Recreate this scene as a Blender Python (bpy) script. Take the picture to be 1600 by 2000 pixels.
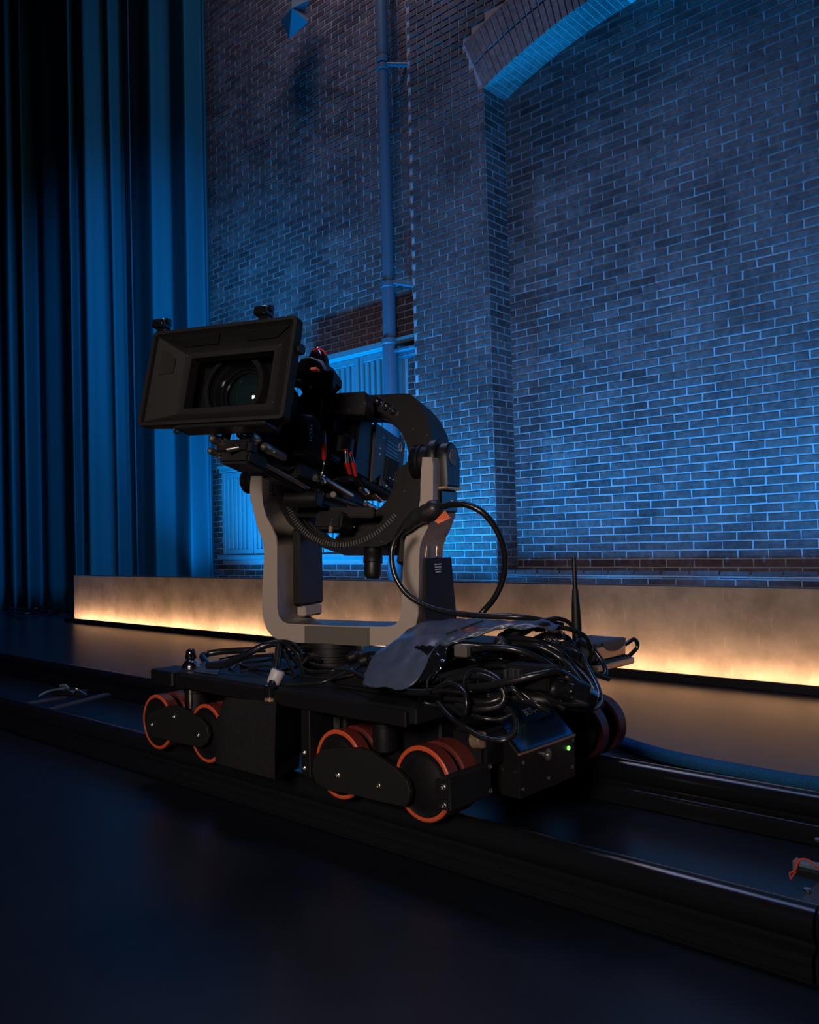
import bpy, bmesh, math, random
import numpy as np
from mathutils import Matrix, Vector
random.seed(7); RNG = random.Random(11)
for o in list(bpy.data.objects): bpy.data.objects.remove(o)
SC = bpy.context.scene; COL = SC.collection

# ------------------------------------------------------------------ camera
FPX = 1640.0; CH = 0.8
vd = np.array([.025, 1, -.0353]); vd /= np.linalg.norm(vd)
dx = np.array([-1805, 103, FPX]); dx = dx - vd*(dx @ vd); dx /= np.linalg.norm(dx)
XC = -dx; ZC = -vd; YC = np.cross(ZC, XC)
if YC[2] < 0: YC = -YC
RW = np.array([XC, YC, ZC]); CP = np.array([0, 0, CH])      # world = RW @ cam(x right, y down, z fwd)
cd = bpy.data.cameras.new('camera'); cam = bpy.data.objects.new('camera', cd); COL.objects.link(cam)
cd.sensor_fit = 'HORIZONTAL'; cd.sensor_width = 36; cd.lens = 36*FPX/1600; cd.clip_start = .05; cd.clip_end = 100
m3 = RW @ np.diag([1, -1, -1])
mw = Matrix.Identity(4)
for i in range(3):
    for j in range(3): mw[i][j] = float(m3[i, j])
mw.translation = Vector(CP); cam.matrix_world = mw
SC.camera = cam

# ------------------------------------------------------------------ world, lights, exposure
SC.view_settings.view_transform = 'Standard'; SC.view_settings.look = 'None'
SC.view_settings.gamma = 1; SC.view_settings.use_curve_mapping = False
SC.view_settings.exposure = 0.0
w = bpy.data.worlds.new('world'); SC.world = w; w.use_nodes = True
w.node_tree.nodes['Background'].inputs[0].default_value = (.10, .22, 1, 1)
w.node_tree.nodes['Background'].inputs[1].default_value = .006

def area(name, loc, aim, size, power, col, sy=None, spread=180):
    l = bpy.data.lights.new(name, 'AREA'); l.energy = power; l.color = col; l.size = size
    if sy: l.shape = 'RECTANGLE'; l.size_y = sy
    l.spread = math.radians(spread)
    o = bpy.data.objects.new(name, l); COL.objects.link(o); o.location = loc
    o.rotation_euler = (Vector(aim)-Vector(loc)).to_track_quat('-Z', 'Y').to_euler(); return o
def spot(name, loc, aim, power, col, ang, blend=1, r=.1):
    l = bpy.data.lights.new(name, 'SPOT'); l.energy = power; l.color = col
    l.spot_size = math.radians(ang); l.spot_blend = blend; l.shadow_soft_size = r
    o = bpy.data.objects.new(name, l); COL.objects.link(o); o.location = loc
    o.rotation_euler = (Vector(aim)-Vector(loc)).to_track_quat('-Z', 'Y').to_euler(); return o
BLUE = (.0, .33, 1.0)
# blue battens standing on the floor between the low wall and the brick wall
for x in (-7.9, -7.2, -6.4, -5.4, -4.4, -3.4, -2.4, -1.4, -.4, .6, 1.6):  # last two added out of view, to feed the sloped panel's reflection
    spot('blue_uplight', (x, 5.2, .06), (x, 6.4, 3.3), 430 if x == -5.4 else (430 if x < -4.6 else 235), BLUE, 112, 1, .05)
# blue wash on the drapes from the right
spot('drape_wash', (-6.0, 4.9, .12), (-10.6, 5.7, 3.3), 110, BLUE, 95, 1, .12)
spot('drape_fill', (-2.0, 2.6, 7.2), (-11.2, 5.2, 1.9), 3300, BLUE, 44, 1, .25)  # added fill from above the frame, brightens the dark left drape
# dim neutral top light just in front of the wall, above the frame
area('top_light', (-5.6, 4.7, 9.3), (-4.6, 6.2, 3.0), 1.3, 78, (.85, .70, .85))
# soft cool top light over the track
oc = area('overhead_cool', (-2.3, 2.7, 5.4), (-2.3, 2.7, 0), 3.6, 62, (.30, .46, 1), sy=.4); oc.rotation_euler = (0, 0, 0)
# warm soft light from the front left of the set
area('front_warm', (.15, -2.2, 2.0), (-2.1, 2.0, .8), .9, 20, (1, .82, .70), spread=70)

# ------------------------------------------------------------------ frames
class Fr:
    def __init__(s, o, M): s.o = np.array(o, float); s.M = np.array(M, float)
    def hit(s, x, y, ax, c):
        q = s.M @ (RW @ np.array([x-800, y-1000, FPX])); p = s.M @ (CP - s.o)
        return p + q*((c-p[ax])/q[ax])
    def w(s, p): return s.o + s.M.T @ np.array(p, float)
    def mat(s):
        m = Matrix.Identity(4)
        for i in range(3):
            for j in range(3): m[i][j] = float(s.M[j, i])
        m.translation = Vector(s.o); return m
def proj(P):
    c = RW.T @ (np.array(P, float) - CP); return 800+FPX*c[0]/c[2], 1000+FPX*c[1]/c[2], c[2]
WD = Fr((0, 0, 0), np.eye(3))
def PY(x, y, Y): return WD.hit(x, y, 1, Y)
def PX(x, y, X): return WD.hit(x, y, 0, X)
def PG(x, y, z=0): return WD.hit(x, y, 2, z)

# ------------------------------------------------------------------ materials
def mat(name, base, rough=.5, metal=0, spec=.5, bump=0, bscale=200, var=0, emit=None, estr=0, coat=0, aniso=None):
    m = bpy.data.materials.new(name); m.use_nodes = True; nt = m.node_tree; b = nt.nodes['Principled BSDF']
    b.inputs['Base Color'].default_value = (*base, 1); b.inputs['Roughness'].default_value = rough
    b.inputs['Metallic'].default_value = metal; b.inputs['Specular IOR Level'].default_value = spec
    b.inputs['Coat Weight'].default_value = coat
    tc = nt.nodes.new('ShaderNodeTexCoord'); n = nt.nodes.new('ShaderNodeTexNoise')
    n.inputs['Scale'].default_value = bscale; n.inputs['Detail'].default_value = 4
    nt.links.new(tc.outputs['Object'], n.inputs['Vector'])
    if aniso:
        mp = nt.nodes.new('ShaderNodeMapping'); mp.inputs['Scale'].default_value = aniso
        nt.links.new(tc.outputs['Object'], mp.inputs['Vector']); nt.links.new(mp.outputs[0], n.inputs['Vector'])
    if bump:
        bp = nt.nodes.new('ShaderNodeBump'); bp.inputs['Strength'].default_value = bump; bp.inputs['Distance'].default_value = .002
        nt.links.new(n.outputs['Fac'], bp.inputs['Height']); nt.links.new(bp.outputs[0], b.inputs['Normal'])
    if var:
        mr = nt.nodes.new('ShaderNodeMapRange'); mr.inputs[3].default_value = 1-var; mr.inputs[4].default_value = 1+var
        mx = nt.nodes.new('ShaderNodeVectorMath'); mx.operation = 'SCALE'; mx.inputs[0].default_value = base
        nt.links.new(n.outputs['Fac'], mr.inputs[0]); nt.links.new(mr.outputs[0], mx.inputs['Scale']); nt.links.new(mx.outputs[0], b.inputs['Base Color'])
    if emit:
        b.inputs['Emission Color'].default_value = (*emit, 1); b.inputs['Emission Strength'].default_value = estr
    return m
M = {}
M['black'] = mat('black_anodised', (.006, .006, .007), .42, .0, .35, .15, 400, .2)
M['black2'] = mat('black_plastic', (.004, .004, .005), .5, 0, .4, .2, 300, .2)
M['matte'] = mat('matte_black', (.009, .009, .010), .66, 0, .22, .3, 500, .15)
M['gloss'] = mat('gloss_black', (.006, .007, .009), .12, 0, .6, 0, 50, .1)
M['deckm'] = mat('deck_black', (.006, .007, .009), .52, .0, .25, .05, 40, .2)
M['tape'] = mat('gaffer_tape', (.014, .014, .0145), .38, 0, .4, .5, 60, .3)
M['sheet'] = mat('cable_cover_fabric', (.045, .06, .10), .36, 0, .5, .6, 25, .25)
M['cable'] = mat('cable_rubber', (.009, .0095, .011), .26, 0, .5, .1, 300, .2)
M['steel'] = mat('steel', (.55, .53, .50), .28, 1, .5, .1, 300, .15)
M['rod'] = mat('rod_steel', (.52, .47, .42), .3, 1, .5, .1, 300, .15)
M['chrome'] = mat('chrome', (.6, .6, .62), .15, 1, .5, 0, 40, .1)
M['taupe'] = mat('taupe_anodised', (.36, .30, .265), .5, .25, .4, .12, 500, .08)
M['taupe_dark'] = mat('taupe_dark', (.11, .10, .092), .5, .2, .4, .1, 500, .08)
M['orange'] = mat('orange_polyurethane', (.50, .075, .028), .42, 0, .4, .1, 200, .2)
M['tread'] = mat('wheel_tread', (.10, .016, .013), .5, 0, .4, .2, 120, .35)
M['red'] = mat('red_sleeve', (.62, .018, .012), .35, 0, .5, .1, 200, .15)
M['grey'] = mat('grey_tape', (.42, .40, .42), .45, 0, .4, .2, 200, .2)
M['grey_panel'] = mat('grey_panel', (.04, .041, .05), .45, .0, .4, .2, 300, .15)
M['blue_reflection_panel'] = mat('glossy_panel', (.05, .16, .30), .12, .9, .7, 0, 40, .1)  # blue wall reflection painted into the base colour
M['glass'] = mat('lens_glass', (.006, .014, .016), .03, 0, .9, 0, 40, 0, coat=1)
M['orange_tape'] = mat('orange_tape', (.75, .16, .075), .55, 0, .3, .3, 120, .15)
M['brass'] = mat('brass_edge', (.50, .36, .24), .35, .7, .5, .1, 200, .15)
M['rail'] = mat('rail_black_steel', (.010, .011, .014), .17, .25, .6, .08, 60, .3, aniso=(1, 30, 30))
M['floor'] = mat('stage_floor_black', (.004, .0065, .012), .30, 0, 1.0, .35, 14, .35)
M['label'] = mat('print_white', (.85, .84, .82), .5, 0, .3, 0, 40, .2)
M['velvet'] = mat('blue_lit_drape_fabric', (.012, .092, .118), .85, 0, .15, .2, 60, .1)  # blue light put into the fabric colour, holds back the warm light
M['paint'] = mat('painted_metal', (.09, .14, .18), .45, 0, .4, .2, 60, .15)
M['shutter'] = mat('painted_wood', (.12, .22, .24), .5, 0, .3, .4, 40, .15, aniso=(1, 1, .15))
M['hose'] = mat('hose_fabric', (.012, .08, .20), .9, 0, .1, .8, 120, .4)
M['led_green'] = mat('led_green', (.1, .8, .1), .4, emit=(.3, 1, .15), estr=1.6)
M['led_warm'] = mat('led_strip_warm', (1, .8, .5), .4, emit=(1, .51, .25), estr=64)

def bench_mat():
    m = bpy.data.materials.new('brushed_concrete_panel'); m.use_nodes = True; nt = m.node_tree; b = nt.nodes['Principled BSDF']
    b.inputs['Roughness'].default_value = .45; b.inputs['Specular IOR Level'].default_value = .25
    tc = nt.nodes.new('ShaderNodeTexCoord')
    n1 = nt.nodes.new('ShaderNodeTexNoise'); n1.inputs['Scale'].default_value = 4; n1.inputs['Detail'].default_value = 8; n1.inputs['Roughness'].default_value = .62
    n2 = nt.nodes.new('ShaderNodeTexNoise'); n2.inputs['Scale'].default_value = 26; n2.inputs['Detail'].default_value = 5
    mp = nt.nodes.new('ShaderNodeMapping'); mp.inputs['Scale'].default_value = (1, 1, .28)
    nt.links.new(tc.outputs['Object'], n1.inputs['Vector']); nt.links.new(tc.outputs['Object'], mp.inputs['Vector']); nt.links.new(mp.outputs[0], n2.inputs['Vector'])
    r1 = nt.nodes.new('ShaderNodeValToRGB'); r1.color_ramp.elements[0].position = .3; r1.color_ramp.elements[0].color = (.17, .16, .14, 1)
    r1.color_ramp.elements[1].position = .75; r1.color_ramp.elements[1].color = (.36, .34, .31, 1)
    r2 = nt.nodes.new('ShaderNodeValToRGB'); r2.color_ramp.elements[0].position = .60; r2.color_ramp.elements[0].color = (1, 1, 1, 1)
    r2.color_ramp.elements[1].position = .80; r2.color_ramp.elements[1].color = (1.5, 1.5, 1.5, 1)
    mx = nt.nodes.new('ShaderNodeMix'); mx.data_type = 'RGBA'; mx.blend_type = 'MULTIPLY'; mx.inputs[0].default_value = 1
    nt.links.new(n1.outputs['Fac'], r1.inputs[0]); nt.links.new(n2.outputs['Fac'], r2.inputs[0])
    nt.links.new(r1.outputs[0], mx.inputs[6]); nt.links.new(r2.outputs[0], mx.inputs[7]); nt.links.new(mx.outputs[2], b.inputs['Base Color'])
    bp = nt.nodes.new('ShaderNodeBump'); bp.inputs['Strength'].default_value = .25; bp.inputs['Distance'].default_value = .003
    nt.links.new(n2.outputs['Fac'], bp.inputs['Height']); nt.links.new(bp.outputs[0], b.inputs['Normal'])
    return m
M['bench'] = bench_mat()

def brick_mat(name, c0, c1, stain=1.0):
    m = bpy.data.materials.new(name); m.use_nodes = True; nt = m.node_tree; b = nt.nodes['Principled BSDF']
    b.inputs['Roughness'].default_value = .78; b.inputs['Specular IOR Level'].default_value = .25
    g = nt.nodes.new('ShaderNodeNewGeometry')
    r = nt.nodes.new('ShaderNodeValToRGB'); r.color_ramp.elements[0].color = (*c0, 1); r.color_ramp.elements[1].color = (*c1, 1)
    nt.links.new(g.outputs['Random Per Island'], r.inputs[0])
    n = nt.nodes.new('ShaderNodeTexNoise'); n.inputs['Scale'].default_value = 1.9; n.inputs['Detail'].default_value = 6
    nt.links.new(g.outputs['Position'], n.inputs['Vector'])
    r2 = nt.nodes.new('ShaderNodeValToRGB'); r2.color_ramp.elements[0].position = .34; r2.color_ramp.elements[0].color = (.62, .60, .62, 1)
    r2.color_ramp.elements[1].position = .62; r2.color_ramp.elements[1].color = (1.15, 1.15, 1.15, 1)
    nt.links.new(n.outputs['Fac'], r2.inputs[0])
    n3 = nt.nodes.new('ShaderNodeTexNoise'); n3.inputs['Scale'].default_value = 22; n3.inputs['Detail'].default_value = 5
    nt.links.new(g.outputs['Position'], n3.inputs['Vector'])
    r3 = nt.nodes.new('ShaderNodeValToRGB'); r3.color_ramp.elements[0].position = .3; r3.color_ramp.elements[0].color = (.7, .7, .7, 1)
    r3.color_ramp.elements[1].position = .7; r3.color_ramp.elements[1].color = (1.2, 1.2, 1.2, 1)
    nt.links.new(n3.outputs['Fac'], r3.inputs[0])
    a = r.outputs[0]
    for q in (r2, r3):
        mx = nt.nodes.new('ShaderNodeMix'); mx.data_type = 'RGBA'; mx.blend_type = 'MULTIPLY'; mx.inputs[0].default_value = 1
        nt.links.new(a, mx.inputs[6]); nt.links.new(q.outputs[0], mx.inputs[7]); a = mx.outputs[2]
    nt.links.new(a, b.inputs['Base Color'])
    bp = nt.nodes.new('ShaderNodeBump'); bp.inputs['Strength'].default_value = .5; bp.inputs['Distance'].default_value = .004
    nt.links.new(n3.outputs['Fac'], bp.inputs['Height']); nt.links.new(bp.outputs[0], b.inputs['Normal'])
    return m
M['brick'] = brick_mat('dark_brick', (.095, .062, .06), (.18, .125, .12))
M['voussoir'] = brick_mat('arch_brick', (.16, .115, .115), (.20, .15, .15))
M['mortar'] = mat('mortar', (.39, .38, .40), .9, 0, .2, .5, 30, .25)

# ------------------------------------------------------------------ builders
def link(name, me, m=None, parent=None, smooth=False, mx=None):
    o = bpy.data.objects.new(name, me); COL.objects.link(o)
    if m is not None and not me.materials: me.materials.append(m)
    if parent is not None: o.parent = parent
    if mx is not None: o.matrix_basis = mx
    if smooth:
        for p in me.polygons: p.use_smooth = True
    return o
def ob(name, bm, m, parent=None, smooth=None, mx=None):
    bmesh.ops.recalc_face_normals(bm, faces=bm.faces)
    me = bpy.data.meshes.new(name); bm.to_mesh(me); bm.free()
    o = link(name, me, M[m], parent, False, mx)
    if smooth is not None:
        me.polygons.foreach_set('use_smooth', [True]*len(me.polygons))
        try: me.set_sharp_from_angle(angle=math.radians(smooth))
        except Exception: pass
    return o
def empty(name, label, cat, loc=(0, 0, 0), mx=None, group=None):
    o = bpy.data.objects.new(name, None); COL.objects.link(o); o.empty_display_size = .05
    if mx is not None: o.matrix_basis = mx
    else: o.location = loc
    o['label'] = label; o['category'] = cat
    if group: o['group'] = group
    return o
def tag(o, label, cat, group=None, kind=None):
    if label: o['label'] = label
    if cat: o['category'] = cat
    if group: o['group'] = group
    if kind: o['kind'] = kind
    return o
def box(bm, x0, x1, y0, y1, z0, z1, bev=0, seg=1, mx=None):
    r = bmesh.ops.create_cube(bm, size=1)
    vs = r['verts']
    for v in vs:
        v.co = Vector(((x0+x1)/2+v.co.x*(x1-x0), (y0+y1)/2+v.co.y*(y1-y0), (z0+z1)/2+v.co.z*(z1-z0)))
    if bev:
        es = list({e for v in vs for e in v.link_edges})
        r2 = bmesh.ops.bevel(bm, geom=es, offset=bev, segments=seg, affect='EDGES', clamp_overlap=True)
        vs = list({v for f in r2['faces'] for v in f.verts} | {v for v in vs if v.is_valid})
    if mx is not None:
        bmesh.ops.transform(bm, matrix=mx, verts=[v for v in vs if v.is_valid])
    return vs
def axmat(p0, p1):
    p0 = Vector(p0); p1 = Vector(p1); d = p1-p0
    return Matrix.Translation(p0) @ d.to_track_quat('Z', 'Y').to_matrix().to_4x4(), d.length
def lathe(bm, prof, p0, p1, n=24, caps=True):
    """profile [(t 0..1 along p0->p1, radius)]"""
    mx, L = axmat(p0, p1); rings = []
    for t, r in prof:
        rings.append([bm.verts.new(mx @ Vector((r*math.cos(2*math.pi*k/n), r*math.sin(2*math.pi*k/n), t*L))) for k in range(n)])
    for a, b in zip(rings, rings[1:]):
        for k in range(n): bm.faces.new((a[k], a[(k+1) % n], b[(k+1) % n], b[k]))
    if caps:
        bm.faces.new(rings[0]); bm.faces.new(rings[-1])
def cyl(bm, p0, p1, r, n=20, bev=.15):
    L = (Vector(p1)-Vector(p0)).length; e = min(r*bev, L*.2); t = e/L if L else 0
    lathe(bm, [(0, r-e), (t, r), (1-t, r), (1, r-e)], p0, p1, n)
def spline(pts, k=8, closed=False):
    P = [Vector(p) for p in pts]; out = []
    n = len(P)
    for i in range(n-1):
        p0 = P[max(i-1, 0)]; p1 = P[i]; p2 = P[i+1]; p3 = P[min(i+2, n-1)]
        for s in range(k):
            t = s/k
            out.append(.5*((2*p1)+(p2-p0)*t+(2*p0-5*p1+4*p2-p3)*t*t+(3*p1-p0-3*p2+p3)*t**3))
    out.append(P[-1]); return out
def tube(bm, pts, r, n=8, caps=True):
    rr = r if hasattr(r, '__len__') else [r]*len(pts)
    T = []
    for i in range(len(pts)):
        a = pts[max(i-1, 0)]; b = pts[min(i+1, len(pts)-1)]; T.append((b-a).normalized())
    up = Vector((0, 0, 1)) if abs(T[0].z) < .9 else Vector((1, 0, 0))
    nrm = (up - T[0]*up.dot(T[0])).normalized(); rings = []
    for i, p in enumerate(pts):
        nrm = (nrm - T[i]*nrm.dot(T[i]))
        nrm = nrm.normalized() if nrm.length > 1e-6 else Vector((1, 0, 0))
        bn = T[i].cross(nrm)
        rings.append([bm.verts.new(p+rr[i]*(nrm*math.cos(2*math.pi*k/n)+bn*math.sin(2*math.pi*k/n))) for k in range(n)])
    for a, b in zip(rings, rings[1:]):
        for k in range(n): bm.faces.new((a[k], a[(k+1) % n], b[(k+1) % n], b[k]))
    if caps: bm.faces.new(rings[0]); bm.faces.new(rings[-1])
def prism(bm, poly, d0, d1, axis='y', bev=0):
    """poly list of 2D pts; axis y: (x,z) extruded in y; x: (y,z) extruded in x; z: (x,y)"""
    def P(a, b, d): return Vector((a, d, b)) if axis == 'y' else (Vector((d, a, b)) if axis == 'x' else Vector((a, b, d)))
    A = [bm.verts.new(P(a, b, d0)) for a, b in poly]; B = [bm.verts.new(P(a, b, d1)) for a, b in poly]; n = len(poly)
    f0 = bm.faces.new(A); f1 = bm.faces.new(B)
    for i in range(n): bm.faces.new((A[i], A[(i+1) % n], B[(i+1) % n], B[i]))
    if bev:
        bmesh.ops.bevel(bm, geom=list(f0.edges)+list(f1.edges), offset=bev, segments=1, affect='EDGES', clamp_overlap=True)
def txt(name, s, size, mx, m, parent, ext=.0004):
    c = bpy.data.curves.new(name, 'FONT'); c.body = s; c.size = size; c.extrude = ext; c.align_x = 'CENTER'; c.align_y = 'CENTER'
    t = bpy.data.objects.new('tmp', c); COL.objects.link(t)
    dg = bpy.context.evaluated_depsgraph_get(); me = bpy.data.meshes.new_from_object(t.evaluated_get(dg))
    bpy.data.objects.remove(t); me.name = name
    return link(name, me, M[m], parent, mx=mx)
def basis(o, xa, ya):
    xa = Vector(xa).normalized(); ya = Vector(ya); za = xa.cross(ya).normalized(); ya = za.cross(xa)
    m = Matrix.Identity(4)
    for i in range(3): m[i][0] = xa[i]; m[i][1] = ya[i]; m[i][2] = za[i]
    m.translation = Vector(o); return m
def bolts(parent, pts, r, nrm, m='steel', name='bolt', h=.4):
    for p in pts:
        bm = bmesh.new(); p = Vector(p); nv = Vector(nrm).normalized()
        lathe(bm, [(0, r), (.7, r), (1, r*.8), (1, r*.5), (.5, r*.42)], p-nv*.002, p+nv*r*h, 12)
        ob(name, bm, m, parent, 40)

# ================================================================== THE SETTING
def struct(o): o['kind'] = 'structure'; return o
bm = bmesh.new(); box(bm, -18, 6, -4, 10, -.06, 0); struct(ob('floor', bm, 'floor'))

YN, YF, YL = 6.40, 6.08, 6.30       # niche, pier and left wall planes
XJ, XP = -4.48, -5.40               # jamb and left edge of the pier
ZS = 4.91; AX = -2.69; RR = 4.63; AZ = 5.27-RR; RE = RR+.56
XR = 2*AX-XJ
TOPZ = 7.6
def in_frame(p, mrg=30):
    x, y, d = proj(p); return d > 0 and -mrg < x < 1600+mrg and -mrg < y < 2000+mrg

def brick_verts(rng, Lb, H, D, j=.0022, b=.004):
    """one uneven brick, face towards -y, back at y=0"""
    def q(s): return rng.uniform(-s, s)
    A = []
    for (sx, sz) in ((-1, -1), (1, -1), (1, 1), (-1, 1)):
        ox, oz = sx*Lb/2+q(j*1.5), sz*H/2+q(j)
        A.append(((ox, 0, oz), (ox, -D+b, oz), (ox-sx*b*1.2, -D+q(.0012), oz-sz*b*1.2)))
    v = [a[0] for a in A]+[a[1] for a in A]+[a[2] for a in A]
    f = []
    for i in range(4):
        k = (i+1) % 4; f += [(i, k, 4+k, 4+i), (4+i, 4+k, 8+k, 8+i)]
    f.append((8, 9, 10, 11)); return v, f
VARS = {}
def lay(parent, bricks, mname, nmax=300, name='brick'):
    """bricks: list of (matrix4, L, H, D). the largest in the picture become objects, the rest one stuff part"""
    sc = []
    for i, (mx, Lb, H, D) in enumerate(bricks):
        c = mx.translation; x, y, d = proj(c)
        vis = 0 < x < 1600 and 0 < y < 2000 and d > 0
        ea = mx @ Vector((Lb/2, 0, 0)); eb = mx @ Vector((0, 0, H/2)); a = proj(ea); b_ = proj(eb)
        ar = abs((a[0]-x)*(b_[1]-y)-(a[1]-y)*(b_[0]-x))
        sc.append((-(ar if vis else 0), i))
    sc.sort(); ind = {i for s, i in sc[:nmax] if s < 0}
    V, Fc = [], []
    for i, (mx, Lb, H, D) in enumerate(bricks):
        if i in ind:
            key = (mname, round(Lb, 2), round(H, 3), round(D, 3), RNG.randrange(6))
            if key not in VARS:
                v, f = brick_verts(RNG, Lb, H, D); me = bpy.data.meshes.new(name); me.from_pydata(v, [], f); me.update(); me.materials.append(M[mname]); VARS[key] = me
            link(name, VARS[key], None, parent, mx=parent.matrix_basis.inverted() @ mx)
        else:
            v, f = brick_verts(RNG, Lb, H, D); o = len(V)
            V += [tuple(mx @ Vector(p)) for p in v]; Fc += [tuple(k+o for k in q) for q in f]
    if V:
        me = bpy.data.meshes.new(name); me.from_pydata(V, [], Fc); me.update()
        s = link(name, me, M[mname], parent); s['kind'] = 'stuff'
    return parent
def courses(x0, x1, z0, z1, Y, pitch, course, inside, seed, D=.006, gap=.011, shift=0):
    rng = random.Random(seed); out = []; k = 0; z = z0
    while z < z1:
        off = (.5*pitch if k % 2 else 0)+shift+rng.uniform(-.006, .006)
        x = x0-pitch*1.0+off
        while x < x1:
            a, b = max(x+gap/2, x0+.002), min(x+pitch-gap/2, x1-.002)
            if b-a > .03:
                cx, cz = (a+b)/2, z+course/2
                if not inside(a, b, z, z+course):
                    for k2 in range(1, 12):
                        st = pitch*k2/12
                        if b-st-a > .035 and inside(a, b-st, z, z+course): b -= st; break
                        if b-a-st > .035 and inside(a+st, b, z, z+course): a += st; break
                    cx = (a+b)/2
                if inside(a, b, z, z+course) and in_frame((cx, Y, cz), 60):
                    m = Matrix.Translation((cx, Y, cz)) @ Matrix.Rotation(rng.uniform(-.006, .006), 4, 'Y')
                    out.append((m, b-a, course-gap-rng.uniform(-.001, .002), D+rng.uniform(-.001, .002)))
            x += pitch
        z += course; k += 1
    return out
CO = .068
# niche wall
bm = bmesh.new(); box(bm, XJ-.05, XR+.3, YN, YN+.2, 0, TOPZ); wn = struct(ob('wall_niche', bm, 'mortar'))
B = courses(XJ, XR, .27, 5.4, YN, .231, CO, lambda a, b, c, d: True, 3, shift=.06)
lay(wn, B, 'brick', 300)
# plinth with a thin ledge at the foot of the niche
bm = bmesh.new(); box(bm, XJ, XR, YN-.21, YN-.001, 0, .474); pl = struct(ob('trim_1', bm, 'mortar'))
bm = bmesh.new(); box(bm, XJ-.0, XR, YN-.228, YN-.001, .474, .486, .003); ob('ledge', bm, 'mortar', pl)
B = courses(XJ, XR, .474-3*CO-.012, .462, YN-.21, .231, CO, lambda a, b, c, d: True, 5, D=.007)
lay(pl, B, 'brick', 40)
# front wall: pier and the wall over the arch
def arcz(x, R): return AZ+math.sqrt(max(R*R-(x-AX)**2, 0))
poly = [(XP, 0), (XJ, 0), (XJ, ZS)]
for i in range(1, 33): 
    x = XJ+(XR-XJ)*i/33; poly.append((x, arcz(x, RR)))
poly += [(XR, ZS), (XR, 0), (4.5, 0), (4.5, TOPZ), (XP, TOPZ)]
bm = bmesh.new(); prism(bm, poly, YF, YN-.002); wf = struct(ob('wall_front', bm, 'mortar'))
th0 = math.atan2(ZS-AZ, XJ-AX)
def free(a, b, c, d):
    for x in (a, b):
        for z in (c, d):
            if x > XJ-.0 and x < XR and z < arcz(x, RR)+.0: return False
            r = math.hypot(x-AX, z-AZ); th = math.atan2(z-AZ, x-AX)
            if r < RE and r > RR-.2 and th < th0+.002: return False
    cx, cz = (a+b)/2, (c+d)/2
    r = math.hypot(cx-AX, cz-AZ); th = math.atan2(cz-AZ, cx-AX)
    return not (r < RE and th < th0) or (cx < XJ and cz < ZS)
B = courses(XP, XJ, .30, ZS-.03, YF, .207, CO, lambda a, b, c, d: True, 8, shift=.03)
nr = int((ZS-.03-.30)/CO)+1
B += courses(XP, XR, .30+nr*CO, TOPZ, YF, .207, CO, free, 9, shift=.03+(.5*.207 if nr % 2 else 0))
# jamb bricks on the reveal facing right
z = .30; k = 0; rot = Matrix.Rotation(math.radians(90), 4, 'Z')
while z < ZS-.03:
    for (a, b) in (((YF+.004, YF+.205), (YF+.216, YN-.006)) if k % 2 else ((YF+.004, YF+.10), (YF+.111, YN-.006))):
        B.append((Matrix.Translation((XJ, (a+b)/2, z+CO/2)) @ rot, b-a, CO-.011, .005))
    z += CO; k += 1
lay(wf, B, 'brick', 300)
# arch: two rings of voussoirs laid through the thickness of the wall
ringw = (.262, .262); nv = 62
arch = empty('arch', '', '', (0, 0, 0)); del arch['label']; del arch['category']; arch.name = 'trim_2'; arch['kind'] = 'structure'
dth = 2*(th0-math.pi/2)/nv
for ri in range(2):
    r0 = RR-.004+ri*(ringw[0]+.020); r1 = r0+ringw[ri]
    for k in range(nv):
        t = th0-dth*(k+.5); c = (AX+math.cos(t)*(r0+r1)/2, AZ+math.sin(t)*(r0+r1)/2)
        if not in_frame((c[0], YF, c[1]), 60): continue
        bm = bmesh.new(); g = .0045; P = []
        for (r, s) in ((r0, -1), (r0, 1), (r1, 1), (r1, -1)):
            tt = t+s*(dth/2-g/r); P.append((AX+r*math.cos(tt), AZ+r*math.sin(tt)))
        j = RNG.uniform(-.004, .004)
        prism(bm, P, YF-.014+j, (YN-.004 if ri == 0 else YF+.01), bev=.003)
        ob('brick', bm, 'voussoir', arch)
# left wall
bm = bmesh.new(); box(bm, -12.5, XP+.001, YL, YL+.2, 0, TOPZ+1.5); wl = struct(ob('wall_left', bm, 'mortar'))
SX0, SX1, SZ0, SZ1 = -8.90, -5.72, .66, 2.80
B = courses(-9.6, XP, .30, TOPZ+1, YL, .222, CO, lambda a, b, c, d: not (b > SX0-.02 and a < SX1+.02 and d > SZ0-.02 and c < SZ1+.02), 12, D=.005)
lay(wl, B, 'brick', 300)

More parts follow.
